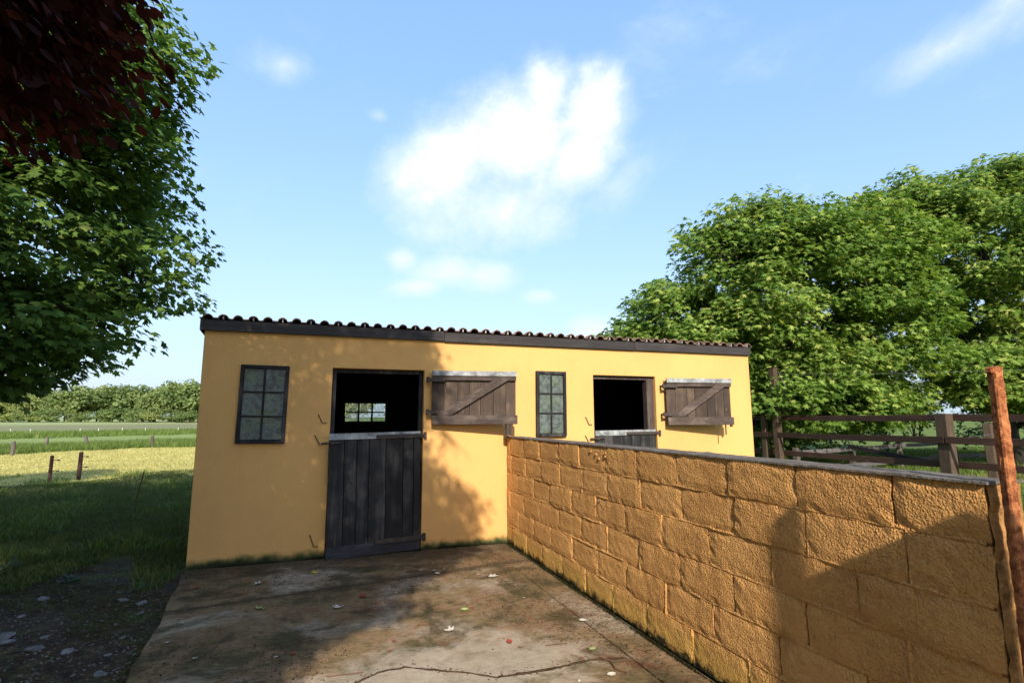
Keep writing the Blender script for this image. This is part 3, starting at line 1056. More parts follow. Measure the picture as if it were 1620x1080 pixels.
# pale paint left on part of the second door's top
# door linings
for xa, xb in ((1.216, 1.240), (4.590, 4.672)):
    pass
MB().box(4.560, 4.676, FY + 0.055, FY + 0.165, 0.0, 2.19).build('door_lining', M_JAMB, ST, bevel=0.003)
MB().box(3.644, 4.556, FY + 0.06, FY + 0.165, 2.150, 2.197).build('door_lining', M_JAMB, ST, bevel=0.003)
MB().box(0.104, 0.150, FY + 0.075, FY + 0.165, 0.0, 2.196).build('door_lining', M_BLACKWOOD, ST, bevel=0.003)
MB().box(1.165, 1.211, FY + 0.075, FY + 0.165, 0.0, 2.196).build('door_lining', M_BLACKWOOD, ST, bevel=0.003)
MB().box(0.152, 1.163, FY + 0.075, FY + 0.165, 2.150, 2.196).build('door_lining', M_BLACKWOOD, ST, bevel=0.003)


# upper doors, swung fully open against the wall
def upper_door(xh, z0, z1, w, open_deg, off, widths, seed, label_bits):
    M = Matrix.Translation((xh, FY - off, z0)) @ Matrix.Rotation(-math.radians(open_deg), 4, 'Z')
    h = z1 - z0
    fr = MB()
    fr.box(0.0, w + 0.015, -0.040, -0.002, 0.0, 0.115, M)
    root = fr.build('upper_door', M_SHUTTERX, ST, bevel=0.004)
    x, tot = 0.0, sum(widths)
    r = random.Random(seed)
    for k, q in enumerate(widths):
        pw = q / tot * w
        mb = bez_plank(pw - 0.004, h - 0.02 - r.uniform(0, 0.008), 0.022, seed + k)
        R = M @ Matrix.Translation((x + 0.002, r.uniform(0.0, 0.004), 0.006))
        link_mesh('plank', MB().add(mb.v, mb.f, R).mesh('plank', 0.003), M_SHUTTER, root)
        x += pw
    MB().box(0.0, w, -0.036, -0.002, h - 0.115, h - 0.014, M).build('ledge', M_SHUTTERX, root, bevel=0.004)
    # diagonal brace from the lower hinge corner up across the end of the top ledge
    zb_, zt_ = 0.117, h - 0.016
    ax, bx_ = 0.15, w - 0.055
    d = Vector((bx_ - ax, 0, zt_ - zb_)).normalized()
    nx_, nz_ = -d.z * 0.052, d.x * 0.052
    sl_ = d.z / d.x
    lo = lambda x: zb_ + (x - ax + nx_) * sl_ - nz_           # lower edge
    xl0 = ax - nx_ + nz_ / sl_
    xu0 = ax + nx_ - nz_ / sl_
    xu1 = xu0 + (zt_ - zb_) / sl_
    q = [(max(0.01, xu0), zb_ if xu0 > 0.01 else zb_ + (0.01 - xu0) * sl_), (xl0, zb_), (w - 0.004, lo(w - 0.004)), (w - 0.004, zt_), (xu1, zt_)]
    if xu0 <= 0.01:
        q.insert(1, (0.01, zb_))
    nq = len(q)
    vs = [(x_, -0.042, z_) for x_, z_ in q] + [(x_, -0.004, z_) for x_, z_ in q]
    fs_ = [tuple(range(nq)), tuple(range(2 * nq - 1, nq - 1, -1))] + [(k, nq + k, nq + (k + 1) % nq, (k + 1) % nq) for k in range(nq)]
    MB().add(vs, fs_, M).build('brace', M_SHUTTERX, root, bevel=0.003)
    g = MB()
    g.box(-0.004, w + 0.004, -0.050, -0.0435, h - 0.056, h + 0.003, M)
    g.box(-0.004, w + 0.004, -0.050, 0.030, h + 0.003, h + 0.008, M)
    g.build('top_strip', M_GALV, root, bevel=0.001)
    for zz in (0.155, h - 0.11):
        hb = MB()
        hb.box(-0.055, 0.16, -0.049, -0.041, zz - 0.022, zz + 0.022, M)
        hb.tube([M @ Vector((-0.052, -0.03, zz - 0.035)), M @ Vector((-0.052, -0.03, zz + 0.035))], 0.019, 8)
        hb.box(-0.066, -0.038, -0.02, off + 0.02, zz - 0.014, zz + 0.014, M)
        hb.build('hinge', M_IRON, root, bevel=0.002)
    bo = MB()
    bo.tube([M @ Vector((w - 0.10, 0.010, 0.03)), M @ Vector((w - 0.10, 0.010, -0.145))], label_bits, 8)
    bo.build('drop_bolt', M_SHUTTERX if label_bits > 0.02 else M_IRON, root)
    if label_bits < 0.02:
        MB().tube([M @ Vector((w - 0.02, -0.01, 0.0)), M @ Vector((w - 0.02, -0.01, -0.03))], 0.02, 8).build('stop', M_IRON, root)
    return root


upper_door(1.300, 1.515, 2.185, 1.085, 9.0, 0.075, [0.17, 0.16, 0.15, 0.14, 0.17, 0.16, 0.13], 51, 0.040)
upper_door(4.800, 1.485, 2.165, 1.035, 10.0, 0.085, [0.13, 0.17, 0.11, 0.17, 0.12, 0.13, 0.10], 71, 0.010)

# hooks beside the door openings
for (xa, za, xb, zb) in ((-0.04, 1.64, 0.02, 1.54), (-0.07, 1.40, 0.0, 1.29), (-0.07, 0.27, -0.01, 0.135), (3.50, 1.605, 3.56, 1.50), (3.49, 1.345, 3.56, 1.24)):
    hk = MB()
    hk.tube([(xa, FY + 0.02, za), (xa, FY - 0.012, za), (xb - 0.01, FY - 0.016, zb), (xb + 0.035, FY - 0.022, zb + 0.002)], 0.0055, 6)
    hk.build('hook', M_IRON, ST)

# ------------------------------------------------------------------ block wall
WX, WT, WY0, WY1 = 2.322, 0.215, 1.33, 6.80
YW = thing('block_wall', 'ochre painted rough block wall running from the stable towards the rusty post', 'wall', (2.42, 4.0, 0))
BH, BL = 0.2225, 0.4985


def block_mesh(length, seed, endrough=False):
    r = random.Random(seed)
    nx_, nz_ = max(4, int(length / 0.05)), 5
    g = 0.006
    mb = MB()
    L2, H2 = length / 2 - g, BH / 2 - g
    idx = {}
    for i in range(nx_ + 1):
        for j in range(nz_ + 1):
            y = -L2 + 2 * L2 * i / nx_
            z = -H2 + 2 * H2 * j / nz_
            e = min(min(i, nx_ - i), min(j, nz_ - j))
            push = 0.005 if e == 0 else 0.0
            corner = (i in (0, nx_)) and (j in (0, nz_))
            jit = r.uniform(-0.002, 0.002)
            if e == 0:
                y += r.uniform(-0.004, 0.004)
                z += r.uniform(-0.004, 0.004)
                push += r.uniform(-0.003, 0.004)
            if corner:
                push += r.uniform(0, 0.008)
                y *= 0.985
            idx[i, j] = len(mb.v)
            mb.v.append((push + jit, y, z))
    for i in range(nx_):
        for j in range(nz_):
            mb.f.append((idx[i, j], idx[i, j + 1], idx[i + 1, j + 1], idx[i + 1, j]))
    ring = [idx[i, 0] for i in range(nx_ + 1)] + [idx[nx_, j] for j in range(1, nz_ + 1)] + [idx[i, nz_] for i in range(nx_ - 1, -1, -1)] + [idx[0, j] for j in range(nz_ - 1, 0, -1)]
    b0 = len(mb.v)
    for k in ring:
        v = mb.v[k]
        mb.v.append((WT - 0.004, v[1], v[2]))
    n = len(ring)
    for k in range(n):
        k2 = (k + 1) % n
        mb.f.append((ring[k], ring[k2], b0 + k2, b0 + k))
    mb.f.append(tuple(b0 + k for k in range(n - 1, -1, -1)))
    me = mb.mesh('block', 0, False)
    bm = bmesh.new()
    bm.from_mesh(me)
    bmesh.ops.recalc_face_normals(bm, faces=bm.faces)
    bm.to_mesh(me)
    bm.free()
    me.materials.append(M_BLOCK)
    return me


full_blocks = [block_mesh(BL, 100 + i) for i in range(10)]
part_cache = {}
OFFS = [6.10, 6.36, 6.17, 6.37, 6.17, 6.17]           # a joint of every course, bottom to top
OFFS = [6.09, 6.36, 6.17, 6.37, 6.13, 6.17]
joints = []
for cidx in range(6):
    zc = 0.012 + BH * (cidx + 0.5)
    ys = [OFFS[cidx] - BL * k for k in range(-3, 14)]
    ys = sorted({WY0, WY1, *[y for y in ys if WY0 + 0.06 < y < WY1 - 0.06]})
    for y0_, y1_ in zip(ys[:-1], ys[1:]):
        ln_ = y1_ - y0_
        if abs(ln_ - BL) < 0.003:
            me = full_blocks[random.randrange(10)]
        else:
            key = round(ln_, 3)
            if key not in part_cache:
                part_cache[key] = block_mesh(ln_, int(key * 1000))
            me = part_cache[key]
        o = bpy.data.objects.new('block', me)
        COL.objects.link(o)
        o.parent = YW
        o.location = Vector((WX + random.uniform(-0.004, 0.005), (y0_ + y1_) / 2, zc)) - ORIGIN[YW.name]
        o.rotation_euler = (random.uniform(-0.006, 0.006), random.uniform(-0.01, 0.01), random.uniform(-0.012, 0.012))
        joints.append((y0_, y1_, zc))
# mortar: body between the blocks plus smeared, partly proud joints
mb = MB()
mb.box(WX + 0.022, WX + WT - 0.02, WY0 + 0.012, WY1 - 0.002, 0.0, 0.012 + BH * 6 - 0.004)


def smear(p0, p1, seed, wid=0.017):
    """a ragged bead of mortar lying along a joint in the wall face"""
    r = random.Random(seed)
    L = math.dist(p0, p1)
    n = max(3, int(L / 0.035))
    dy, dz = (p1[0] - p0[0]) / L, (p1[1] - p0[1]) / L
    vs, fs = [], []
    for i in range(n + 1):
        f = i / n
        y = p0[0] + (p1[0] - p0[0]) * f
        z = p0[1] + (p1[1] - p0[1]) * f
        q = mnoise.noise(Vector((y * 5.0 + seed, z * 5.0, seed * 1.7)))
        q2 = mnoise.noise(Vector((y * 19.0 + seed, z * 19.0, 3.3)))
        proud = -0.0045 + 0.010 * q + 0.004 * q2          # positive stands out of the blocks
        ww = wid * (1.0 + 0.5 * q2 + 0.25 * r.uniform(-1, 1))
        sh = 0.006 * q2
        a = -0.004
        for s, dep in ((-1.15, 0.016), (-0.5, a - proud + 0.004), (0.15, a - proud), (0.6, a - proud * 0.7 + 0.004), (1.15, 0.016)):
            vs.append((WX + 0.004 + dep, y - dz * ww * s + (sh if dz else 0), z + dy * ww * s + (sh if dy else 0)))
    for i in range(n):
        for k in range(4):
            fs.append((i * 5 + k, i * 5 + k + 1, (i + 1) * 5 + k + 1, (i + 1) * 5 + k))
    mb.add(vs, fs)


for cidx in range(1, 6):
    zc = 0.012 + BH * cidx
    smear((WY0 + 0.02, zc), (WY1 - 0.01, zc), 300 + cidx, 0.015)
for k, (y0_, y1_, zc) in enumerate(joints):
    if y1_ < WY1 - 0.02 and random.random() < 0.6:
        smear((y1_, zc - BH / 2), (y1_, zc + BH / 2), 400 + k, 0.012)
# paint runs
smear((4.02, 1.35), (4.02, 0.80), 900, 0.006)
smear((1.62, 1.34), (1.52, 1.10), 901, 0.008)
mo = mb.build('mortar', M_BLOCK, YW)
mo['kind'] = 'stuff'
# rough end of the wall, its shade put into a darker brown
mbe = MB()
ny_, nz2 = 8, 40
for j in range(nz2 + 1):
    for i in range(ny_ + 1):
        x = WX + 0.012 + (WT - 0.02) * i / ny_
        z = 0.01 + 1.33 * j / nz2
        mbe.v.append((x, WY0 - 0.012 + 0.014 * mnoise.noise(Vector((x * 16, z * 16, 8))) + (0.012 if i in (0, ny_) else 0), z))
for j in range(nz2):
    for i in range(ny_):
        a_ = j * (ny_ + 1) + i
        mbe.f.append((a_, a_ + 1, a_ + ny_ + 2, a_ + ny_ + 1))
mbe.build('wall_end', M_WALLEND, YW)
# rough cement capping
cv, cf = [], []
n = 110
for i in range(n + 1):
    y = WY0 - 0.01 + (WY1 - WY0) * i / n
    q = mnoise.noise(Vector((y * 7, 0, 0)))
    q2 = mnoise.noise(Vector((y * 23, 2, 0)))
    zt = 0.012 + BH * 6
    tt = 0.007 + 0.005 * q + 0.004 * q2
    fo = 0.004 * q2 + 0.004 * q
    cv += [(WX - 0.004 + fo, y, zt - 0.004), (WX - 0.002 + fo, y, zt + tt * 0.75), (WX + 0.03, y, zt + tt), (WX + WT - 0.03, y, zt + tt + 0.004 * q), (WX + WT + 0.004, y, zt + tt * 0.6), (WX + WT, y, zt - 0.004)]
for i in range(n):
    for k in range(5):
        cf.append((i * 6 + k, (i + 1) * 6 + k, (i + 1) * 6 + k + 1, i * 6 + k + 1))
cf.append(tuple(range(5, -1, -1)))
cf.append(tuple(n * 6 + k for k in range(6)))
MB().add(cv, cf).build('capping', M_CEMENT, YW)
MB().tube([(WX + 0.02, 4.288, 0.863), (WX - 0.017, 4.288, 0.864)], 0.006, 6).build('nail', M_IRON, YW)
for (yy, zz) in ((4.42, 1.29), (4.32, 1.27), (4.27, 1.235), (4.16, 1.26), (4.15, 1.29), (6.95, 0)):
    if zz:
        MB().tube([(WX + 0.02, yy, zz), (WX - 0.008, yy, zz), (WX - 0.011, yy, zz)], [0.012, 0.012, 0.006], 7).build('lump', M_BLOCK, YW)

# ------------------------------------------------------------------ rusty post beside the wall end
def rusty_post():
    t = thing('rusty_post', 'rusty orange metal post standing at the near end of the block wall', 'post', (2.332, 1.262, 0))
    bm = bmesh.new()
    n, levels = 20, 150
    rot = math.radians(-20)
    rows = []
    for i in range(levels + 1):
        z = -0.06 + (1.775 + 0.06) * i / levels
        cx = 2.332 - 0.012 + 0.024 * z / 1.9
        cy = 1.262
        row = []
        for k in range(n):
            a = 2 * PI * k / n
            c, s = math.cos(a), math.sin(a)
            rr = 0.019 / max(abs(c), abs(s)) ** 0.8
            q = mnoise.noise(Vector((c * 2.5, s * 2.5, z * 26))) * 0.0035 + mnoise.noise(Vector((c * 5, s * 5, z * 70))) * 0.0022
            rr += q
            x, y = rr * c, rr * s
            row.append(bm.verts.new((cx + x * math.cos(rot) - y * math.sin(rot), cy + x * math.sin(rot) + y * math.cos(rot), z + (0.006 * mnoise.noise(Vector((c, s, 7))) if i == levels else 0))))
        rows.append(row)
    for i in range(levels):
        for k in range(n):
            bm.faces.new((rows[i][k], rows[i][(k + 1) % n], rows[i + 1][(k + 1) % n], rows[i + 1][k]))
    bm.faces.new(rows[-1])
    me = bpy.data.meshes.new('shaft')
    bm.to_mesh(me)
    bm.free()
    link_mesh('shaft', me, M_RUST, t)
    cx, cy = 2.332 + 0.010, 1.262
    MB().box(cx - 0.036, cx - 0.018, cy - 0.012, cy + 0.012, 1.748, 1.773).build('lug', M_RUST, t, bevel=0.005)


rusty_post()

# unseen pier added behind the camera, shaped to cast the shadow on the wall
GP = thing('shade_pier', 'unseen block and thin upright added to cast the shadow on the block wall', 'shade caster', (1.92, -0.62, 0))
MB().box(1.760, 1.925, -0.85, -0.50, -0.1, 2.35).build('pier', M_BLOCK, GP, bevel=0.01)
MB().add([(1.708, -0.52, -0.1), (1.758, -0.52, -0.1), (1.758, -0.49, -0.1), (1.708, -0.49, -0.1), (1.708, -0.52, 2.67), (1.758, -0.52, 2.72), (1.758, -0.49, 2.72), (1.708, -0.49, 2.67)],
         [(0, 3, 2, 1), (4, 5, 6, 7), (0, 1, 5, 4), (1, 2, 6, 5), (2, 3, 7, 6), (3, 0, 4, 7)]).build('upright', M_IRON, GP)

# ------------------------------------------------------------------ paddock fences
PF = thing('paddock_fence', 'dark brown three rail timber fence right of the stable', 'fence', (11.85, 7.5, 0))
FX = 11.80


def post_box(cx, cy, w, d, z1, rz=0.0, name='post', mat=M_POSTWOOD, parent=PF, z0=-0.2, lean=0.0):
    M = Matrix.Translation((cx, cy, 0)) @ Matrix.Rotation(rz, 4, 'Z') @ Matrix.Rotation(lean, 4, 'Y')
    return MB().box(-w / 2, w / 2, -d / 2, d / 2, z0, z1, M).build(name, mat, parent, bevel=0.012)


post_box(FX + 0.04, 7.35, 0.22, 0.22, 1.66)
post_box(FX + 0.04, 2.9, 0.22, 0.22, 1.66)
post_box(FX - 0.05, 11.95, 0.10, 0.16, 1.66)
post_box(FX + 0.04, 16.2, 0.18, 0.18, 1.66)


def rail(p0, p1, h, th, name='rail', mat=M_RAIL, parent=PF, sag=0.015):
    p0, p1 = Vector(p0), Vector(p1)
    n = 6
    d = (p1 - p0)
    side = Vector((-d.y, d.x, 0)).normalized() * th / 2
    vs, fs = [], []
    for i in range(n + 1):
        f = i / n
        c = p0 + d * f + Vector((0, 0, -sag * math.sin(PI * f) + random.uniform(-0.004, 0.004)))
        for sx, sz in ((-1, -1), (1, -1), (1, 1), (-1, 1)):
            vs.append(c + side * sx + Vector((0, 0, h / 2 * sz)))
    for i in range(n):
        for k in range(4):
            k2 = (k + 1) % 4
            fs.append((i * 4 + k, i * 4 + k2, (i + 1) * 4 + k2, (i + 1) * 4 + k))
    fs += [(3, 2, 1, 0), tuple(n * 4 + k for k in range(4))]
    return MB().add(vs, fs).build(name, mat, parent, bevel=0.006)


for za, zb, xo in ((1.585, 1.575, 0.185), (1.125, 1.16, -0.10), (0.64, 0.665, 0.185)):
    rail((FX + xo, 11.75, za), (FX + xo, 7.3, (za + zb) / 2), 0.135, 0.05)
    rail((FX + xo + 0.004, 7.28, (za + zb) / 2), (FX + xo, 2.4, zb), 0.135, 0.05)
    rail((FX + xo - 0.006, 11.77, za), (FX + xo, 16.2, za - 0.01), 0.135, 0.05)
# the tall thin post with a wire, beside the fence
TP = thing('tall_post', 'tall thin timber post with loose wire rising above the paddock fence', 'post', (FX - 0.06, 11.50, 0))
post_box(FX - 0.03, 11.50, 0.17, 0.17, 2.97, 0.1, 'shaft', M_POSTWOOD, TP, lean=-0.012)
mb = MB()
mb.tube([(FX + 0.02, 11.40, 2.86), (FX + 0.10, 11.30, 2.5), (FX + 0.12, 11.26, 2.2), (FX + 0.20, 11.22, 1.95), (FX + 0.16, 11.24, 1.7)], 0.006, 5)
mb.tube([(FX + 0.02, 11.42, 2.78), (14.5, 9.6, 2.72), (18.5, 7.0, 2.80)], 0.003, 5)
mb.build('wire', M_WIRE, TP)
# fallen plank leaning on the lowest rail
LP = thing('leaning_plank', 'dark plank leaning on the bottom rail of the paddock fence', 'plank', (12.03, 8.6, 0.6))
rail((12.10, 9.72, 0.90), (12.06, 7.46, 0.605), 0.10, 0.055, 'board', M_BLACKRAIL, LP, 0.0)
# low grey fence further off in the paddock
BF = thing('low_grey_fence', 'low weathered grey rail fence crossing the paddock behind the brown fence', 'fence', (17, 12.2, 0))
bp = [(12.2, 11.35), (15.2, 12.1), (18.4, 12.9), (21.8, 13.6), (26.0, 13.3), (30, 13)]
for i, (x, y) in enumerate(bp):
    post_box(x, y, 0.14, 0.14, 0.78, 0.2, 'post', M_GREYPOST, BF)
for (a_, b_) in zip(bp[:-1], bp[1:]):
    for z in (0.66, 0.18):
        rail((a_[0], a_[1] - 0.09, z), (b_[0], b_[1] - 0.09, z), 0.12, 0.04, 'rail', M_GREYRAIL, BF)
CP = thing('corner_post', 'dark square corner post partly hidden behind the rusty post', 'post', (14.6, 8.15, 0))
post_box(14.6, 8.15, 0.16, 0.16, 1.45, 0.3, 'shaft', M_POSTWOOD, CP)
mb = MB()
mb.tube([(14.6, 8.05, 1.2), (13.2, 7.7, 1.17), (11.9, 7.4, 1.12)], 0.004, 5)
mb.build('wire', M_WIRE, CP)


# ------------------------------------------------------------------ posts in the field
def round_post(name, label, x, y, h, r, mat, hooks=0, lean=(0, 0), group=None, cat='post'):
    z = hgt(x, y)
    t = thing(name, label, cat, (x, y, z), group)
    n = 5
    pts = [(x + lean[0] * f, y + lean[1] * f, z - 0.1 + (h + 0.1) * f) for f in (0, 0.4, 0.98, 1.0)]
    MB().tube(pts, [r, r, r * 0.96, r * 0.7], 10).build('shaft', mat, t)
    for k in range(hooks):
        zz = z + h * (0.83 - 0.37 * k)
        hk = MB()
        hk.tube([(x, y, zz), (x + 0.17, y - 0.05, zz + 0.005)], 0.010, 5)
        hk.tube([(x + 0.14, y - 0.04, zz), (x + 0.19, y - 0.055, zz)], 0.02, 6)
        hk.build('insulator', M_IRON, t)
    return t


round_post('field_post', 'shorter left one of two dark red posts on the grass edge', -6.50, 17.15, 0.72, 0.042, M_REDPOST, 2)
round_post('field_post', 'right one of two dark red posts, its wire hooks longer', -6.28, 18.30, 0.76, 0.055, M_REDPOST, 2)
round_post('thin_stake', 'thin leaning stake standing alone in the shaded grass', -3.33, 12.42, 0.62, 0.011, M_TWIG, 0, (0.11, 0.02), cat='stake')
WF = thing('wire_fence', 'line of short grey wooden posts strung with wire across the field', 'fence', (-12, 37, 0))
wps = [(-17.6, 24.5), (-13.3, 31.1), (-14.6, 37.6), (-12.9, 38.1), (-9.4, 37.3), (-6.6, 38.5), (-3.0, 40.0), (1.0, 42.0)]
for k, (x, y) in enumerate(wps):
    z = hgt(x, y)
    MB().tube([(x, y, z - 0.1), (x + 0.02, y, z + 0.3), (x + random.uniform(-.05, .05), y, z + 0.66)], [0.085, 0.085, 0.08], 9).build('post', M_GREYPOST, WF)
for (a_, b_) in zip(wps[:-1], wps[1:]):
    for hz in (0.38, 0.6):
        MB().tube([(a_[0], a_[1], hgt(*a_) + hz), ((a_[0] + b_[0]) / 2, (a_[1] + b_[1]) / 2, hgt(*a_) + hz - 0.03), (b_[0], b_[1], hgt(*b_) + hz)], 0.003, 4).build('wire', M_WIRE, WF)
for k, (x, y) in enumerate([(-34.7, 80.1), (-32.3, 78.9), (-27.8, 79.9), (-25.6, 78.9), (-23.9, 81.4), (-21.2, 80.8), (-17.5, 80.5)]):
    z = hgt(x, y)
    o = MB().tube([(x, y, z - 0.1), (x, y, z + 0.5), (x, y, z + 0.55)], [0.035, 0.03, 0.02], 6).build('electric_fence_post', M_WHITEPOST)
    tag(o, 'small white electric fence post in the far green strip of the field', 'post', 'white posts across the far field')


# ------------------------------------------------------------------ foliage
def leaf_tmpl(kind):
    if kind == 'sycamore':
        half = [(0.13, 0.0), (0.46, 0.10), (0.30, 0.30), (0.52, 0.56), (0.22, 0.58)]
        out = [(0, 0.06)] + half + [(0, 1.0)] + [(-x, y) for x, y in reversed(half)]
        cen = (0, 0.36)
    elif kind == 'maple_small':
        out = [(0, 0.0), (0.50, 0.10), (0.20, 0.36), (0.46, 0.74), (0.12, 0.66), (0, 1.05), (-0.12, 0.66), (-0.46, 0.74), (-0.20, 0.36), (-0.50, 0.10)]
        cen = (0, 0.4)
    elif kind == 'beech':
        out = [(0, 0), (0.28, 0.28), (0.27, 0.68), (0, 1.0), (-0.27, 0.68), (-0.28, 0.28)]
        cen = (0, 0.5)
    else:
        out = [(0, 0), (0.45, 0.45), (0, 1), (-0.45, 0.45)]
        cen = None
    def zf(x, y):
        return -0.35 * abs(x) ** 1.3 * 0.6 - 0.16 * y * y + 0.05
    v = [(x, y, zf(x, y)) for x, y in out]
    n = len(v)
    if cen:
        v.append((cen[0], cen[1], zf(*cen) + 0.03))
        f = [(n, i, (i + 1) % n) for i in range(n)]
    else:
        f = [(0, 1, 3), (1, 2, 3)]
    return np.array(v), np.array(f)


def clump_leaves(cl, per, size, r, axis_xy, flat=0.5, droop=0.45, up=0.75):
    """cl: list of (centre, radius). Leaves lie on layered sprays round every clump."""
    P, F, N, S = [], [], [], []
    for c, rad in cl:
        k = int(per * (rad / 0.5) ** 2)
        u = r.normal(size=(k, 3))
        u = nz(u)
        rr = rad * r.uniform(0.25, 1.0, (k, 1)) ** 0.55
        lay = u * rr
        lay[:, 2] *= flat
        lay[:, 2] -= 0.18 * rad * (np.linalg.norm(lay[:, :2], axis=1) / rad) ** 2
        p = np.array(c) + lay
        outw = p - np.array([axis_xy[0], axis_xy[1], c[2]])
        outw[:, 2] = 0
        outw = nz(outw)
        fw = outw * 0.75 + u * np.array([0.5, 0.5, 0.1]) + r.normal(size=(k, 3)) * 0.35
        fw[:, 2] -= droop
        nr = np.array([0, 0, up * 0.8]) + u * 0.45 + outw * 0.45 + r.normal(size=(k, 3)) * 0.35
        P.append(p)
        F.append(fw)
        N.append(nr)
        S.append(size * r.uniform(0.65, 1.2, k))
    return np.concatenate(P), np.concatenate(F), np.concatenate(N), np.concatenate(S)


def ell_clumps(ells, r, keep=None, rad=(0.35, 0.7), shell=0.62):
    """clump centres in the outer part of a union of ellipsoids; ells: (centre, radii, count)"""
    out = []
    for c, R, n in ells:
        c, R = np.array(c, float), np.array(R, float)
        m = 0
        while m < n:
            u = nz(r.normal(size=3))
            q = r.uniform(shell, 1.0) if r.random() < 0.78 else r.uniform(0.25, shell)
            p = c + u * R * q
            m += 1
            inside = False
            for c2, R2, _ in ells:
                if np.sum(((p - np.array(c2)) / np.array(R2)) ** 2) < 0.30 and r.random() < 0.75:
                    inside = True
            if inside or p[2] < 0.3:
                continue
            if keep is not None and not keep(p):
                continue
            out.append((p, r.uniform(*rad)))
    return out


def in_frame(P):
    d = P - np.array([0, 0, CAM_H])
    z = d @ np.array(FW)
    x = d @ np.array(RT) / np.maximum(z, 1e-3) * (843.3 / 810)
    y = d @ np.array(UP) / np.maximum(z, 1e-3) * (843.3 / 540)
    return (z > 0.3) & (np.abs(x) < 1) & (np.abs(y) < 1), z


def limbs(base, top, targets, r, r0, nbig=9):
    """a tapered trunk and curved limbs reaching towards clump centres"""
    mb = MB()
    base, top = Vector(base), Vector(top)
    H = (top - base).length
    pts = []
    for i in range(9):
        f = i / 8
        w = Vector((0.10 * math.sin(3 * f + base.x), 0.10 * math.cos(2.3 * f + base.y), 0)) * H * 0.10 * f
        pts.append(base + (top - base) * f + w)
    mb.tube(pts, [r0 * (1.35 if i == 0 else 1) * (1 - 0.85 * i / 8) for i in range(9)], 10)
    mains = []
    tl = [targets[i] for i in r.permutation(len(targets))[:min(len(targets), nbig)]]
    for c, rad in tl:
        c = Vector(c)
        f = min(0.85, max(0.22, (c.z - base.z) / H * 0.55 + r.uniform(-0.05, 0.05)))
        s = pts[int(f * 8)]
        mid = s.lerp(c, 0.5) + Vector((r.uniform(-.25, .25), r.uniform(-.25, .25), 0.25 + r.uniform(0, .3)))
        q = []
        for i in range(7):
            g = i / 6
            q.append(s * (1 - g) ** 2 + mid * 2 * g * (1 - g) + c * g * g)
        rb = r0 * 0.42 * (1 - 0.5 * f)
        mb.tube(q, [rb * (1 - 0.88 * i / 6) for i in range(7)], 6)
        mains += q[2:]
    small = [targets[i] for i in r.permutation(len(targets))[:min(len(targets), 130)]]
    if mains:
        A = np.array([tuple(m) for m in mains])
        for c, rad in small:
            d = np.linalg.norm(A - np.array(c), axis=1)
            s = Vector(A[int(np.argmin(d))])
            c = Vector(c)
            if (c - s).length < 0.15:
                continue
            mid = s.lerp(c, 0.55) + Vector((0, 0, 0.12))
            mb.tube([s, mid, c], [0.020, 0.013, 0.005], 5)
    return mb


def tree(name, label, base, top, ells, per, size, kind, mat, seed, r0=0.16, keep=None, rad=(0.35, 0.7), flat=0.5, droop=0.45, singles=0, nbig=10, extra=(), group=None, cat='tree', shell=0.62, leafkeep=None):
    r = np.random.default_rng(seed)
    t = thing(name, label, cat, base, group)
    cl = ell_clumps(ells, r, keep, rad, shell) + [(np.array(c), q) for c, q in extra]
    limbs((base[0], base[1], base[2] - 0.1), top, cl, r, r0, nbig).build('trunk', M_BARK, t, smooth=True)
    P, F, N, S = clump_leaves(cl, per, size, r, base[:2], flat, droop)
    if leafkeep is not None:
        k = leafkeep(P)
        P, F, N, S = P[k], F[k], N[k], S[k]
    tv, tf = leaf_tmpl(kind)
    rest = np.ones(len(P), bool)
    if singles:
        ok, z = in_frame(P)
        cand = np.where(ok)[0]
        cand = cand[np.argsort(z[cand] / S[cand])][:singles]
        rest[cand] = False
        lm = np_mesh('leaf', tv, tf, mat)
        org = np.array(base)
        fwd = nz(F[cand])
        rt_ = nz(np.cross(fwd, N[cand]))
        nr = np.cross(rt_, fwd)
        for i, k in enumerate(cand):
            o = bpy.data.objects.new('leaf', lm)
            COL.objects.link(o)
            o.parent = t
            s = S[k]
            p = P[k] - org
            o.matrix_local = Matrix(((rt_[i][0] * s, fwd[i][0] * s, nr[i][0] * s, p[0]), (rt_[i][1] * s, fwd[i][1] * s, nr[i][1] * s, p[1]), (rt_[i][2] * s, fwd[i][2] * s, nr[i][2] * s, p[2]), (0, 0, 0, 1)))
    V, Fc = scatter(tv, tf, P[rest], F[rest], N[rest], S[rest])
    o = link_mesh('crown', np_mesh('crown', V, Fc, mat), None, t)
    o['kind'] = 'stuff'
    return t, len(P)


NL = {}
# sycamore on the left, its trunk outside the frame
NL['syc'] = tree('sycamore_tree', 'broad green sycamore hanging over the left side of the field', (-4.6, 8.3, -0.05), (-4.4, 8.3, 6.4),
                 [((-4.6, 8.2, 4.1), (3.1, 2.8, 2.3), 330), ((-2.95, 7.1, 5.0), (1.25, 1.5, 1.1), 110), ((-3.25, 7.3, 3.6), (1.4, 1.7, 1.1), 110), ((-2.5, 6.7, 5.4), (0.95, 1.1, 0.95), 90), ((-3.15, 6.9, 6.2), (1.1, 1.1, 0.9), 80), ((-4.0, 7.6, 6.5), (1.7, 1.6, 1.0), 110),
                  ((-4.0, 7.2, 2.65), (2.1, 1.6, 0.85), 120), ((-5.6, 8.0, 2.6), (2.2, 2.0, 1.0), 120)],
                 92, 0.105, 'sycamore', M_SYC, 21, r0=0.17, rad=(0.28, 0.55), flat=0.42, droop=0.55, singles=300, nbig=16, shell=0.55)
# copper beech hanging in from the left, close by


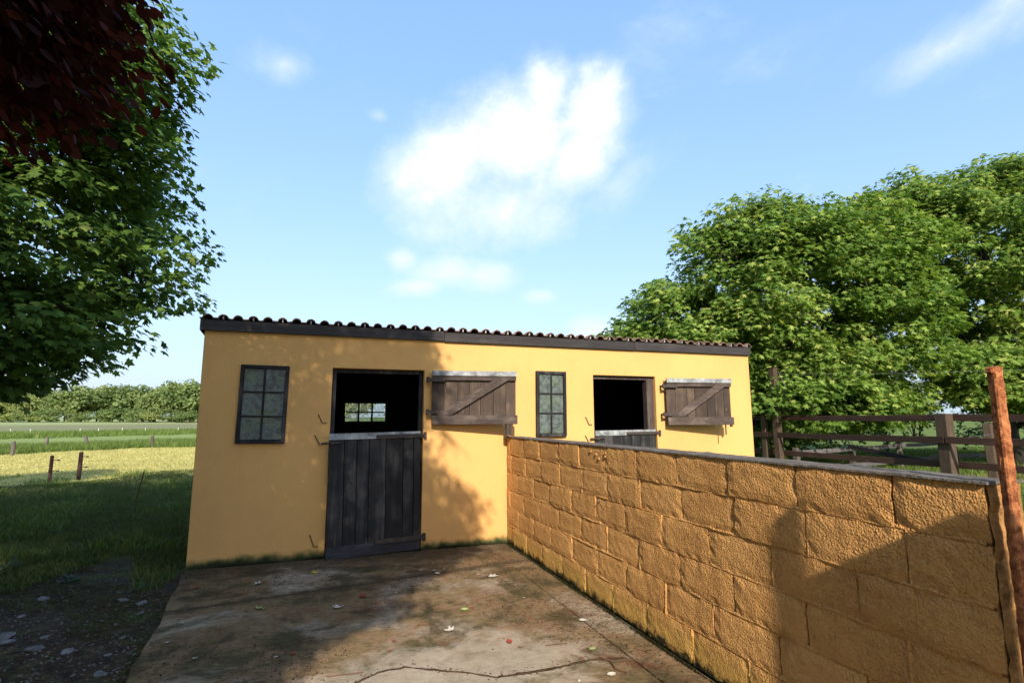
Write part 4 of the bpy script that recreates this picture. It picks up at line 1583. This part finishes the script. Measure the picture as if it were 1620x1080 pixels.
def beech_shade_prune(P):
    """crown shaped for light: drops leaves whose shadow would fall on chosen sunlit areas"""
    d = -np.array(SUN)
    n = len(P)
    nb = np.array([mnoise.noise(Vector(p) * 1.6) for p in P])
    L1 = (FY - P[:, 1]) / d[1]
    q = P + d * L1[:, None]
    Lg = P[:, 2] / -d[2]
    g = P + d * Lg[:, None]
    L3 = (6.3 - P[:, 1]) / d[1]
    h = P + d * L3[:, None]
    wob = 0.22 * nb + np.random.default_rng(3).normal(0, 0.10, n)
    xf = np.interp(q[:, 2], [0, 0.2, 0.55, 0.75, 0.9, 1.05, 1.5, 1.9, 2.3, 2.8], [2.0, 1.9, 1.9, 1.75, 1.5, 1.28, 1.2, 1.4, 1.35, 1.25])
    lit_f = (q[:, 2] >= 0) & (q[:, 0] > xf + wob)
    xg = np.interp(g[:, 1], [2.0, 3.8, 4.05, 4.5, 4.62, 4.8, 4.95, 5.1, 5.5, 5.8, 6.2, 6.6], [-0.5, -0.25, -0.15, 0.2, 0.75, 0.95, 0.85, 0.6, 0.9, 1.2, 1.45, 1.9])
    lit_g = (q[:, 2] < 0) & (g[:, 0] > xg + wob)
    lit_s = (h[:, 2] > 2.4 + wob) & (h[:, 0] > -3.5 + wob) & ((h[:, 0] < -1.45) | (h[:, 2] > 3.3)) & (h[:, 2] < 7.8) & (np.random.default_rng(4).random(n) < 0.9)
    near = (P[:, 1] > 2.2) & (P[:, 2] < 4.9)
    return ~(lit_f | lit_g | (lit_s & ~near))


NL['beech'] = tree('copper_beech_tree', 'dark purple copper beech leaning into the top left corner', (-4.2, -2.4, -0.05), (-4.0, -2.2, 8.2),
                   [((-4.2, -2.2, 6.6), (3.9, 3.8, 3.6), 900), ((-3.0, 1.5, 4.8), (1.9, 1.9, 1.5), 230), ((-1.95, 3.30, 3.95), (0.60, 0.55, 0.80), 95), ((-2.5, 3.0, 4.1), (0.9, 0.9, 0.9), 90),
                    ((-0.7, -2.0, 6.2), (1.1, 1.8, 1.9), 170), ((-2.6, -0.8, 4.6), (1.5, 1.6, 1.1), 170), ((-2.2, -2.4, 4.5), (1.3, 1.4, 0.9), 140), ((-3.6, -0.5, 4.0), (1.5, 1.6, 0.9), 120)],
                   125, 0.090, 'beech', M_BEECH, 22, r0=0.2, rad=(0.28, 0.6), flat=0.5, droop=0.5, singles=300, nbig=16, shell=0.5, leafkeep=beech_shade_prune)


def copy_tree(src, loc, rz, sc_, label, group=None):
    o = src.copy()
    COL.objects.link(o)
    o.location = loc
    o.rotation_euler = (0, 0, rz)
    o.scale = (sc_, sc_, sc_)
    o['label'] = label
    for ch in src.children:
        if ch.name.startswith('leaf'):
            continue
        c = ch.copy()
        COL.objects.link(c)
        c.parent = o
    return o


HG = thing('shade_hedge', 'tall unseen hedge added left of the yard to block low sky light', 'hedge', (-6.5, -2, -0.05))  # added out of view to cut western sky light on the block wall
_r = np.random.default_rng(61)
_cl = ell_clumps([((-6.6, y_, 2.6), (1.0, 1.2, 2.9), 60) for y_ in np.arange(-8, 2.0, 1.4)], _r, None, (0.35, 0.6), 0.6)
_P, _F, _N, _S = clump_leaves(_cl, 45, 0.13, _r, (-6.6, -2), 0.8, 0.3)
_V, _Fc = scatter(*leaf_tmpl('maple_small'), _P, _F, _N, _S)
link_mesh('foliage', np_mesh('foliage', _V, _Fc, M_SYC), None, HG)['kind'] = 'stuff'
# neighbours of the two trees on the left, outside the picture; they cast the shade on the left of the yard and field
copy_tree(NL['beech'][0], (-10.2, -0.5, -0.05), 2.4, 1.0, 'second copper beech standing further left of the yard')
copy_tree(NL['syc'][0], (-10.4, 7.2, -0.05), 1.9, 1.0, 'second sycamore standing further left by the field')
# the two on the right and a darker one between and behind
keepR = lambda p: p[2] > 2.0 or p[0] > 12.6
NL['r1'] = tree('sycamore_tree', 'rounded bright green sycamore directly behind the stable roof end', (13.9, 13.6, -0.05), (13.8, 13.4, 7.4),
                [((13.7, 13.0, 5.3), (4.2, 3.4, 3.3), 420), ((11.0, 13.8, 4.3), (2.3, 2.2, 2.0), 150), ((15.7, 11.8, 6.6), (2.2, 2.0, 2.0), 130), ((13.4, 12.6, 7.2), (2.2, 2.0, 1.3), 110),
                 ((14.2, 12.3, 2.4), (3.2, 2.0, 1.4), 190), ((16.4, 11.5, 4.3), (2.0, 1.8, 2.0), 110)],
                54, 0.17, 'maple_small', M_SYC2, 23, r0=0.24, keep=keepR, rad=(0.4, 0.85), flat=0.45, droop=0.4, nbig=16)
NL['r2'] = tree('sycamore_tree', 'taller sycamore at the right edge with dark gaps in its crown', (22.6, 12.0, -0.05), (22.3, 11.8, 9.4),
                [((22.4, 11.6, 7.0), (4.4, 3.6, 3.5), 420), ((19.4, 12.3, 8.0), (1.9, 1.9, 2.2), 130), ((24.0, 11.0, 9.2), (2.6, 2.4, 1.8), 130), ((21.0, 10.6, 2.9), (3.6, 1.6, 1.3), 170),
                 ((24.8, 9.2, 5.2), (2.6, 2.2, 3.0), 160)],
                50, 0.18, 'maple_small', M_SYC2, 24, r0=0.30, rad=(0.45, 0.9), flat=0.45, droop=0.4, nbig=16)
NL['r3'] = tree('sycamore_tree', 'low dark sycamore filling the gap under the larger crowns', (17.5, 18.5, -0.05), (17.4, 18.4, 5.0),
                [((17.0, 18.5, 3.4), (4.6, 2.4, 2.9), 300), ((11.4, 18.0, 2.6), (3.0, 2.0, 2.4), 150)],
                40, 0.22, 'maple_small', M_SYC, 25, r0=0.2, rad=(0.5, 0.95), flat=0.5, nbig=8)

# shrubs and nettles behind the paddock fence
uk = 0
for (x, y, w, h) in ((13.2, 12.6, 1.0, 1.2), (15.0, 14.6, 1.5, 1.5), (19.0, 16.2, 2.2, 1.9), (23.5, 17.0, 2.6, 2.2), (28.5, 15.5, 2.6, 2.6), (31.5, 11.5, 2.6, 2.8), (27, 19.5, 3.0, 3.0)):
    r = np.random.default_rng(400 + uk)
    lab = ['leafy bush right behind the tall thin post', 'small bush under the rounded sycamore', 'bright bush behind the low grey fence', 'wide bush under the taller sycamore',
           'bush beyond the low grey fence near the right edge', 'bush at the far right behind the rusty post', 'far tall bush deep in the paddock'][uk]
    t = thing('bush', lab, 'bush', (x, y, -0.05))
    h *= 1.5
    cl = ell_clumps([((x, y, h * 0.5), (w, w * 0.7, h * 0.55), int(52 + 18 * w))], r, None, (0.25, 0.5), 0.4)
    limbs((x, y, -0.1), (x, y, h * 0.6), cl, r, 0.04, 6).build('stem', M_BARK, t)
    P, F, N, S = clump_leaves(cl, 30, 0.16, r, (x, y), 0.7, 0.3)
    V, Fc = scatter(*leaf_tmpl('maple_small'), P, F, N, S)
    link_mesh('foliage', np_mesh('foliage', V, Fc, M_UNDER), None, t)['kind'] = 'stuff'
    uk += 1

# ------------------------------------------------------------------ the far tree belt
def far_protos():
    out = []
    for k in range(7):
        r = np.random.default_rng(700 + k)
        h = 1.0
        cl = []
        for i in range(34):
            u = nz(r.normal(size=3))
            p = np.array([0, 0, 0.58]) + u * np.array([0.40, 0.40, 0.36]) * r.uniform(0.5, 1.0)
            cl.append((p, r.uniform(0.10, 0.19)))
        P = []
        for c, rad in cl:
            n = 40
            P.append(c + nz(r.normal(size=(n, 3))) * rad * r.uniform(0.6, 1, (n, 1)) * np.array([1, 1, 0.7]))
        P = np.concatenate(P)
        N = nz(P - np.array([0, 0, 0.45])) + r.normal(size=P.shape) * 0.3 + np.array([0, 0, 0.4])
        Fd = r.normal(size=P.shape)
        V, Fc = scatter(*leaf_tmpl('quad'), P, Fd, N, r.uniform(0.04, 0.075, len(P)))
        cm = np_mesh('crown', V, Fc, M_FARLEAF if k % 2 else M_FARLEAF2)
        mb = MB()
        lean = r.uniform(-0.08, 0.08)
        mb.tube([(0, 0, -0.05), (lean * 0.4, 0, 0.3), (lean, 0.02, 0.75)], [0.022, 0.017, 0.006], 6)
        for i in range(5):
            c = cl[int(r.integers(0, len(cl)))][0]
            mb.tube([(lean * 0.4, 0, 0.28 + 0.05 * i), tuple(np.array(c) * 0.6 + np.array([0, 0, 0.2])), tuple(c)], [0.010, 0.007, 0.003], 4)
        tm = mb.mesh('trunk')
        tm.materials.append(M_BARK)
        out.append((tm, cm))
    return out


FP = far_protos()


def plant_far(name, label, cat, group, x, y, h, w, k, trunk=True):
    z = hgt(x, y)
    t = thing(name, label, cat, (x, y, z - (0 if trunk else h * 0.18)), group)
    t.scale = (h * w, h * w, h)
    t.rotation_euler = (0, 0, random.uniform(0, 6.28))
    tm, cm = FP[k]
    for nm, me in (('trunk', tm), ('crown', cm)):
        if nm == 'trunk' and not trunk:
            continue
        o = bpy.data.objects.new(nm, me)
        COL.objects.link(o)
        o.parent = t
        if nm == 'crown':
            o['kind'] = 'stuff'


# a belt roughly square to the view on the left, about 150 m off
ax0, ax1 = Vector((-100, 200)), Vector((-22, 160))
tl = 'green broadleaf tree in the distant belt beyond the field'
for i in range(36):
    f = i / 35
    p = ax0.lerp(ax1, f)
    hh = 9.6 + 2.6 * mnoise.noise(Vector((f * 7.0, 3, 0))) + random.uniform(-2.2, 2.0) + (3.2 * max(0, 1 - abs(f - 0.86) / 0.12)) - (2.0 * max(0, 1 - abs(f - 0.72) / 0.05))
    off = Vector((0.45, 0.89)) * random.uniform(-5, 6)
    plant_far('broadleaf_tree', 'green tree in the front row of the distant belt across the field', 'tree', 'front trees of the far belt', p.x + off.x, p.y + off.y, hh, random.uniform(0.75, 1.3), random.randrange(7))
for i in range(26):
    f = (i + 0.5) / 26
    p = ax0.lerp(ax1, f)
    off = Vector((0.45, 0.89)) * random.uniform(8, 16)
    plant_far('broadleaf_tree', 'tree showing only its top over the front row of the distant belt', 'tree', 'back trees of the far belt', p.x + off.x, p.y + off.y, 10.6 + random.uniform(-1, 1.6), random.uniform(0.9, 1.2), random.randrange(7))
for i in range(40):
    f = (i + 0.5) / 40
    p = ax0.lerp(ax1, f)
    off = Vector((0.45, 0.89)) * random.uniform(-11, -5)
    plant_far('scrub_bush', 'low scrubby bush at the foot of the distant tree belt', 'bush', 'scrub along the far belt', p.x + off.x, p.y + off.y, random.uniform(2.0, 5.2), random.uniform(1.1, 1.9), random.randrange(7), False)
# and a looser belt closing the view behind the stable and the paddock
for i in range(26):
    f = i / 25
    p = Vector((-22, 160)).lerp(Vector((95, 60)), f)
    plant_far('broadleaf_tree', 'green tree far beyond the paddock and stable', 'tree', 'trees beyond the paddock', p.x + random.uniform(-4, 4), p.y + random.uniform(-4, 4), random.uniform(6, 8.5), random.uniform(0.9, 1.2), random.randrange(7))


# ------------------------------------------------------------------ grass and ground cover
def blades(name, pts, h, w, mat, seed, lean=0.5):
    r = np.random.default_rng(seed)
    n = len(pts)
    z = np.array([hgt(x, y) for x, y in pts]) - 0.01
    base = np.column_stack([pts, z])
    th = r.uniform(0, 2 * PI, n)
    side = np.column_stack([np.cos(th), np.sin(th), np.zeros(n)])
    hh = h * r.uniform(0.45, 1.25, n)
    ln_ = r.normal(size=(n, 2)) * lean * hh[:, None]
    tip = base + np.column_stack([ln_, hh])
    mid = base + np.column_stack([ln_ * 0.35, hh * 0.6])
    ww = (w * r.uniform(0.6, 1.3, n))[:, None]
    V = np.stack([base - side * ww, base + side * ww, mid - side * ww * 0.7, mid + side * ww * 0.7, tip], 1).reshape(-1, 3)
    i = np.arange(n)[:, None] * 5
    F = np.concatenate([i + np.array([[0, 1, 2]]), i + np.array([[1, 3, 2]]), i + np.array([[2, 3, 4]])], 0)
    o = link_mesh(name, np_mesh(name, V, F, mat), None)
    o['kind'] = 'stuff'
    return o


def field_pts(n, ylo, yhi, seed, cond, power=1.0):
    """points in the wedge of ground visible left of the stable"""
    r = np.random.default_rng(seed)
    y = ylo + (yhi - ylo) * r.random(n) ** power
    xl = -0.475 * y - 0.4
    xr = np.maximum(-0.10 * y + 0.3, -1.36 - 0.02 * y)
    x = xl + (xr - xl) * r.random(n)
    P = np.column_stack([x, y])
    return P[cond(P)]


def patchy(P, s, lo, seed):
    return np.array([mnoise.noise(Vector((x * s, y * s, seed))) > lo for x, y in P])


v_of = lambda P: P[:, 1] - 0.6 * P[:, 0] + np.array([3.0 * mnoise.noise(Vector((x * 0.35, y * 0.35, 6.6))) for x, y in P])
soil_r = lambda P: np.sqrt(((P[:, 0] + 2.4) / 3.2) ** 2 + ((P[:, 1] - 3.6) / 4.6) ** 2)
P = field_pts(110000, 6.0, 22.0, 1, lambda P: (P[:, 0] < -1.4) & (v_of(P) < 21) & (soil_r(P) > 0.80 + 0.16 * np.sin(P[:, 0] * 5)), 0.9)
blades('grass', P, 0.075, 0.006, M_GRASS, 2, 0.7)
P = field_pts(16000, 7.5, 20.0, 11, lambda P: (P[:, 0] < -1.5) & (soil_r(P) > 0.98))
P = P[patchy(P, 0.9, 0.10, 5.5)]
blades('grass', P, 0.15, 0.008, M_TALLGRASS, 12, 0.8)
P = field_pts(90000, 17.0, 42.0, 3, lambda P: (v_of(P) > 19.0) & (v_of(P) < 41.5), 0.8)
blades('hay_stubble', P, 0.05, 0.012, M_HAY, 4, 1.6)
P = field_pts(42000, 30, 52, 5, lambda P: (v_of(P) > 41) & (v_of(P) < 51.5))
blades('tall_grass', P, 0.34, 0.016, M_TALLGRASS, 6, 0.5)
P = field_pts(26000, 50, 100, 7, lambda P: (v_of(P) > 73) & (v_of(P) < 101))
blades('tall_grass', P, 0.42, 0.03, M_TALLGRASS, 8, 0.5)
r = np.random.default_rng(9)
P = np.column_stack([r.uniform(8.5, 34, 60000), r.uniform(3.0, 19, 60000)])
blades('pasture_grass', P, 0.16, 0.012, M_TALLGRASS, 10, 0.7)

# moss and thin grass on the soil left of the slab
r = np.random.default_rng(13)
P = np.column_stack([r.uniform(-4.2, -1.0, 60000), r.uniform(3.4, 8.2, 60000)])
sl_edge = -1.30 + (6.79 - P[:, 1]) * 0.088
P = P[(P[:, 0] < sl_edge - 0.02)]
P = P[patchy(P, 1.1, 0.03, 2.5)]
blades('moss_grass', P, 0.022, 0.005, M_MOSSGRASS, 14, 1.0)


def wall_fringe():
    """dark moss tufts in the angle at the foot of the two walls"""
    r = np.random.default_rng(15)
    n1, n2 = 9000, 5200
    y = r.uniform(1.0, 6.78, n1)
    a = np.column_stack([WX - 0.004 - np.abs(r.normal(0, 0.013, n1)), y])
    x = r.uniform(-1.28, 2.3, n2)
    b_ = np.column_stack([x, FY - 0.003 - np.abs(r.normal(0, 0.015, n2))])
    b_ = b_[~((x > 0.09) & (x < 1.22))]
    P = np.concatenate([a, b_])
    k = np.array([mnoise.noise(Vector((p[0] * 3, p[1] * 3, 9.1))) for p in P])
    P, k = P[k > -0.25], k[k > -0.25]
    n = len(P)
    h = (0.008 + 0.030 * (k + 0.25)) * r.uniform(0.4, 1.3, n)
    th = r.uniform(0, 2 * PI, n)
    base = np.column_stack([P, np.full(n, -0.004)])
    side = np.column_stack([np.cos(th), np.sin(th), np.zeros(n)]) * 0.0045
    tip = base + np.column_stack([r.normal(size=(n, 2)) * 0.006, h])
    V = np.stack([base - side, base + side, tip], 1).reshape(-1, 3)
    F = np.arange(n * 3).reshape(-1, 3)
    o = link_mesh('moss', np_mesh('moss', V, F, M_MOSS), None)
    o['kind'] = 'stuff'


wall_fringe()


def litter():
    """brown and reddish scales, petals and crumbs swept together on the slab and the soil"""
    r = np.random.default_rng(17)
    n = 80000
    P = np.column_stack([r.uniform(-3.8, 2.3, n), r.uniform(2.6, 6.79, n)])
    k = np.array([mnoise.fractal(Vector((p[0] * 0.9, p[1] * 1.5, 3.7)), 0.9, 2.0, 4) for p in P])
    jl = np.abs(P[:, 1] - (5.415 + 0.153 * (P[:, 0] + 1.03))) < 0.05
    fr = (P[:, 1] > 6.45) & (P[:, 0] > -1.3)
    wl = (P[:, 0] > 2.0) & (r.random(n) < 0.25)
    ck = np.abs(P[:, 1] - np.interp(P[:, 0], [-1.0, -0.6, -0.2, 0.26, 0.42, 0.58, 0.73, 0.94, 1.1, 1.45, 1.75, 2.02], [3.3, 3.42, 3.38, 3.62, 3.72, 3.73, 3.66, 3.52, 3.4, 3.39, 3.42, 3.36])) < 0.07
    keep = ((k > 0.16) & (r.random(n) < 0.45)) | wl | (ck & (r.random(n) < 0.3)) | (jl & (r.random(n) < 0.3)) | (fr & (r.random(n) < 0.35)) | (r.random(n) < 0.02)
    P = P[keep]
    n = len(P)
    on = P[:, 0] > (-1.30 + (6.79 - P[:, 1]) * 0.088)
    z = np.where(on, 0.001, np.array([hgt(x, y) for x, y in P]) + 0.002)
    pos = np.column_stack([P, z])
    fw = np.column_stack([r.normal(size=(n, 2)), r.normal(size=n) * 0.15])
    nr = np.array([0, 0, 1.0]) + r.normal(size=(n, 3)) * 0.25
    V, F = scatter(*leaf_tmpl('quad'), pos, fw, nr, r.uniform(0.006, 0.022, n))
    o = link_mesh('leaf_litter', np_mesh('leaf_litter', V, F, M_LITTER), None)
    o['kind'] = 'stuff'


litter()


# ------------------------------------------------------------------ stones and gravel
def stone_mesh(seed, flat):
    r = random.Random(seed)
    bm = bmesh.new()
    bmesh.ops.create_icosphere(bm, subdivisions=2, radius=1)
    for v in bm.verts:
        q = mnoise.noise(v.co * 1.3 + Vector((seed, 0, 0))) * 0.35
        v.co *= 1 + q
        v.co.z *= flat
        v.co.x *= 1.25
    me = bpy.data.meshes.new('stone')
    bm.to_mesh(me)
    bm.free()
    me.materials.append(M_STONE)
    return me


SM = [stone_mesh(i * 3 + 1, 0.35 + 0.12 * (i % 3)) for i in range(6)]
stones = [(-1.86, 5.00, .050, 'angular pale grey stone, rightmost but one among the gravel left of the yard'), (-1.62, 4.86, .036, 'smooth pale stone lying nearest the edge of the concrete yard'),
          (-2.16, 4.50, .034, 'round whitish stone in the gravel at the lower left'), (-2.36, 4.62, .078, 'long flat slate grey stone beside the round whitish one'),
          (-2.20, 5.36, .055, 'flat pale flake of stone in the gravel beyond the others'), (-2.55, 4.95, .036, 'blue grey pebble at the left, beside the long flat stone')]
for i, (x, y, s, lab) in enumerate(stones):
    o = bpy.data.objects.new('stone', SM[i])
    COL.objects.link(o)
    o.location = (x, y, hgt(x, y) + s * 0.12)
    o.scale = (s, s, s)
    o.rotation_euler = (0.1, 0.05, random.uniform(0, 6))
    tag(o, lab, 'stone')
r = np.random.default_rng(19)
ns = 0
while ns < 48:
    x, y = r.uniform(-4.0, -1.25), r.uniform(4.1, 6.6)
    if x > -1.36 + (6.79 - y) * 0.088 - 0.02 or r.random() < (y - 4.1) / 3.4:
        continue
    s = r.uniform(0.012, 0.036) if r.random() < 0.85 else r.uniform(0.035, 0.05)
    o = bpy.data.objects.new('stone', SM[int(r.integers(0, 6))])
    COL.objects.link(o)
    o.location = (x, y, hgt(x, y) + s * 0.1)
    o.scale = (s, s, s * r.uniform(0.7, 1.2))
    o.rotation_euler = (r.uniform(-.2, .2), r.uniform(-.2, .2), r.uniform(0, 6))
    tag(o, 'small grey stone in the dark gravel left of the concrete yard', 'stone', 'stones scattered in the gravel')
    ns += 1
# fine gravel
n = 4200
P = np.column_stack([r.uniform(-4.2, -1.0, n), 3.4 + 4.2 * r.random(n) ** 1.3])
P = P[P[:, 0] < -1.33 + (6.79 - P[:, 1]) * 0.088]
ico = bmesh.new()
bmesh.ops.create_icosphere(ico, subdivisions=1, radius=1)
tv = np.array([tuple(v.co) for v in ico.verts])
tf = np.array([[v.index for v in f.verts] for f in ico.faces])
ico.free()
tv = tv * np.array([1.2, 0.9, 0.5])
n = len(P)
z = np.array([hgt(x, y) for x, y in P])
V, F = scatter(tv, tf, np.column_stack([P, z]), r.normal(size=(n, 3)) * np.array([1, 1, 0.1]), np.array([0, 0, 1.0]) + r.normal(size=(n, 3)) * 0.2, r.uniform(0.004, 0.013, n))
go = link_mesh('gravel', np_mesh('gravel', V, F, plain_mat('gravel_stone', (0.13, 0.115, 0.105), 0.9, 0.1, 0.6, 25, 0.002)), None)
go['kind'] = 'stuff'

# weeds on the soil
for k, (x, y, s, lab) in enumerate(((-2.35, 6.9, .16, 'low green weed with broad leaves at the edge of the shaded grass'), (-3.05, 5.75, .12, 'bluish green seedling weed among the gravel at far left'),
                                   (-2.75, 6.15, .12, 'small weed clump between gravel and grass'), (-1.62, 6.35, .10, 'pale green weed in the litter near the stable corner'),
                                   (-3.15, 7.6, .18, 'tufted weed at the left edge where the gravel ends'))):
    t = thing('weed', lab, 'weed', (x, y, hgt(x, y)))
    rr = np.random.default_rng(50 + k)
    n = 26
    th = rr.uniform(0, 2 * PI, n)
    fw = np.column_stack([np.cos(th), np.sin(th), rr.uniform(0.05, 0.8, n)])
    pos = np.column_stack([x + 0.03 * np.cos(th), y + 0.03 * np.sin(th), np.full(n, hgt(x, y)) + rr.uniform(0.0, 0.07, n)])
    V, F = scatter(*leaf_tmpl('beech'), pos, fw, np.array([0, 0, 1.0]) + rr.normal(size=(n, 3)) * 0.2, 0.55 * s * rr.uniform(0.4, 1.0, n))
    link_mesh('leaves', np_mesh('leaves', V, F, M_WEED), None, t)
    MB().tube([(x, y, hgt(x, y) - 0.02), (x, y, hgt(x, y) + 0.07)], 0.004, 5).build('stem', M_WEED, t)

# ------------------------------------------------------------------ fallen leaves and twigs on the yard
DL = {c: dryleaf('fallen_leaf_' + c, v) for c, v in dict(pale=(0.55, 0.50, 0.40), yellow=(0.62, 0.42, 0.06), red=(0.28, 0.055, 0.035), green=(0.33, 0.40, 0.12), brown=(0.20, 0.10, 0.055)).items()}


def fallen_mesh(kind, curl):
    v, f = leaf_tmpl(kind)
    v = v.copy()
    v[:, 1] -= 0.45
    v[:, 2] = curl * (v[:, 0] ** 2 * 1.6 + v[:, 1] ** 2 * 0.7)
    return v, f


FM = {}
for c in DL:
    for k, (kd, cu) in enumerate((('sycamore', 0.5), ('beech', 0.8), ('sycamore', 0.15))):
        v, f = fallen_mesh(kd, cu)
        FM[c, k] = np_mesh('fallen_leaf', v, f, DL[c])


def drop(x, y, s, c, k, lab, grp=None):
    o = bpy.data.objects.new('fallen_leaf', FM[c, k])
    COL.objects.link(o)
    on = x > -1.30 + (6.79 - y) * 0.088
    o.location = (x, y, 0.004 if on else hgt(x, y) + 0.02)
    o.scale = (s, s, s)
    o.rotation_euler = (random.uniform(-.12, .12), random.uniform(-.12, .12), random.uniform(0, 6.28))
    tag(o, lab, 'leaf', grp)


# named by position on the yard
single = [
    (0.00, 6.20, .085, 'yellow', 0, 'bright yellow leaf lying in front of the left half door'),
    (-0.52, 5.98, .09, 'pale', 0, 'pale curled maple leaf between the stable wall and the joint'),
    (1.20, 4.60, .085, 'green', 1, 'fresh green oval leaf lying on the sunny concrete'),
    (1.72, 5.45, .11, 'pale', 2, 'large bleached maple leaf flattened on the concrete'),
    (1.20, 5.72, .075, 'pale', 1, 'folded cream leaf at the end of the slab joint'),
    (0.42, 5.25, .10, 'red', 1, 'red leaf in the shaded middle of the yard'),
    (0.20, 5.02, .10, 'pale', 0, 'greyish maple leaf lying in the dark shade'),
    (-0.42, 5.22, .08, 'green', 0, 'small yellow green leaf near the slab joint'),
    (0.98, 4.22, .08, 'pale', 0, 'cream maple leaf of the crumpled heap in the yard centre'),
    (2.02, 4.05, .075, 'pale', 1, 'cream leaf with a stalk near the foot of the block wall'),
    (1.34, 3.86, .07, 'red', 1, 'orange red leaf in the sunny part near the crack'),
    (1.84, 3.55, .06, 'green', 1, 'small green leaf close to the block wall in the foreground'),
    (1.78, 3.18, .07, 'pale', 1, 'whitish leaf beside the twig in the foreground'),
    (-1.05, 6.05, .07, 'red', 1, 'dull red leaf at the left edge of the yard'),
]
for s_ in single:
    drop(*s_)
r = np.random.default_rng(33)
for i in range(46):
    x, y = r.uniform(-1.1, 2.2), r.uniform(3.1, 6.7)
    c = ['pale', 'pale', 'brown', 'red', 'brown'][int(r.integers(0, 5))]
    lab = {'pale': 'small pale scrap of leaf scattered on the yard', 'brown': 'small brown scrap of leaf scattered on the yard', 'red': 'small red scrap of leaf scattered on the yard'}[c]
    drop(x, y, r.uniform(0.02, 0.042), c, int(r.integers(0, 3)), lab, 'scraps of leaf on the concrete')
for (p, rad, lab) in (([(1.83, 3.42, .008), (1.86, 3.34, .014), (1.84, 3.24, .010), (1.88, 3.17, .008)], 0.005, 'bent brown twig lying in the foreground of the yard'),
                      ([(1.56, 3.72, .006), (1.72, 3.70, .008)], 0.003, 'straight reddish stalk on the concrete by the crack'),
                      ([(0.10, 3.76, .006), (0.32, 3.74, .007)], 0.003, 'thin stalk lying along the crack in the concrete')):
    o = MB().tube(p, rad, 5).build('twig', M_TWIG)
    tag(o, lab, 'twig')
print('LC', {k: v[1] for k, v in NL.items()})
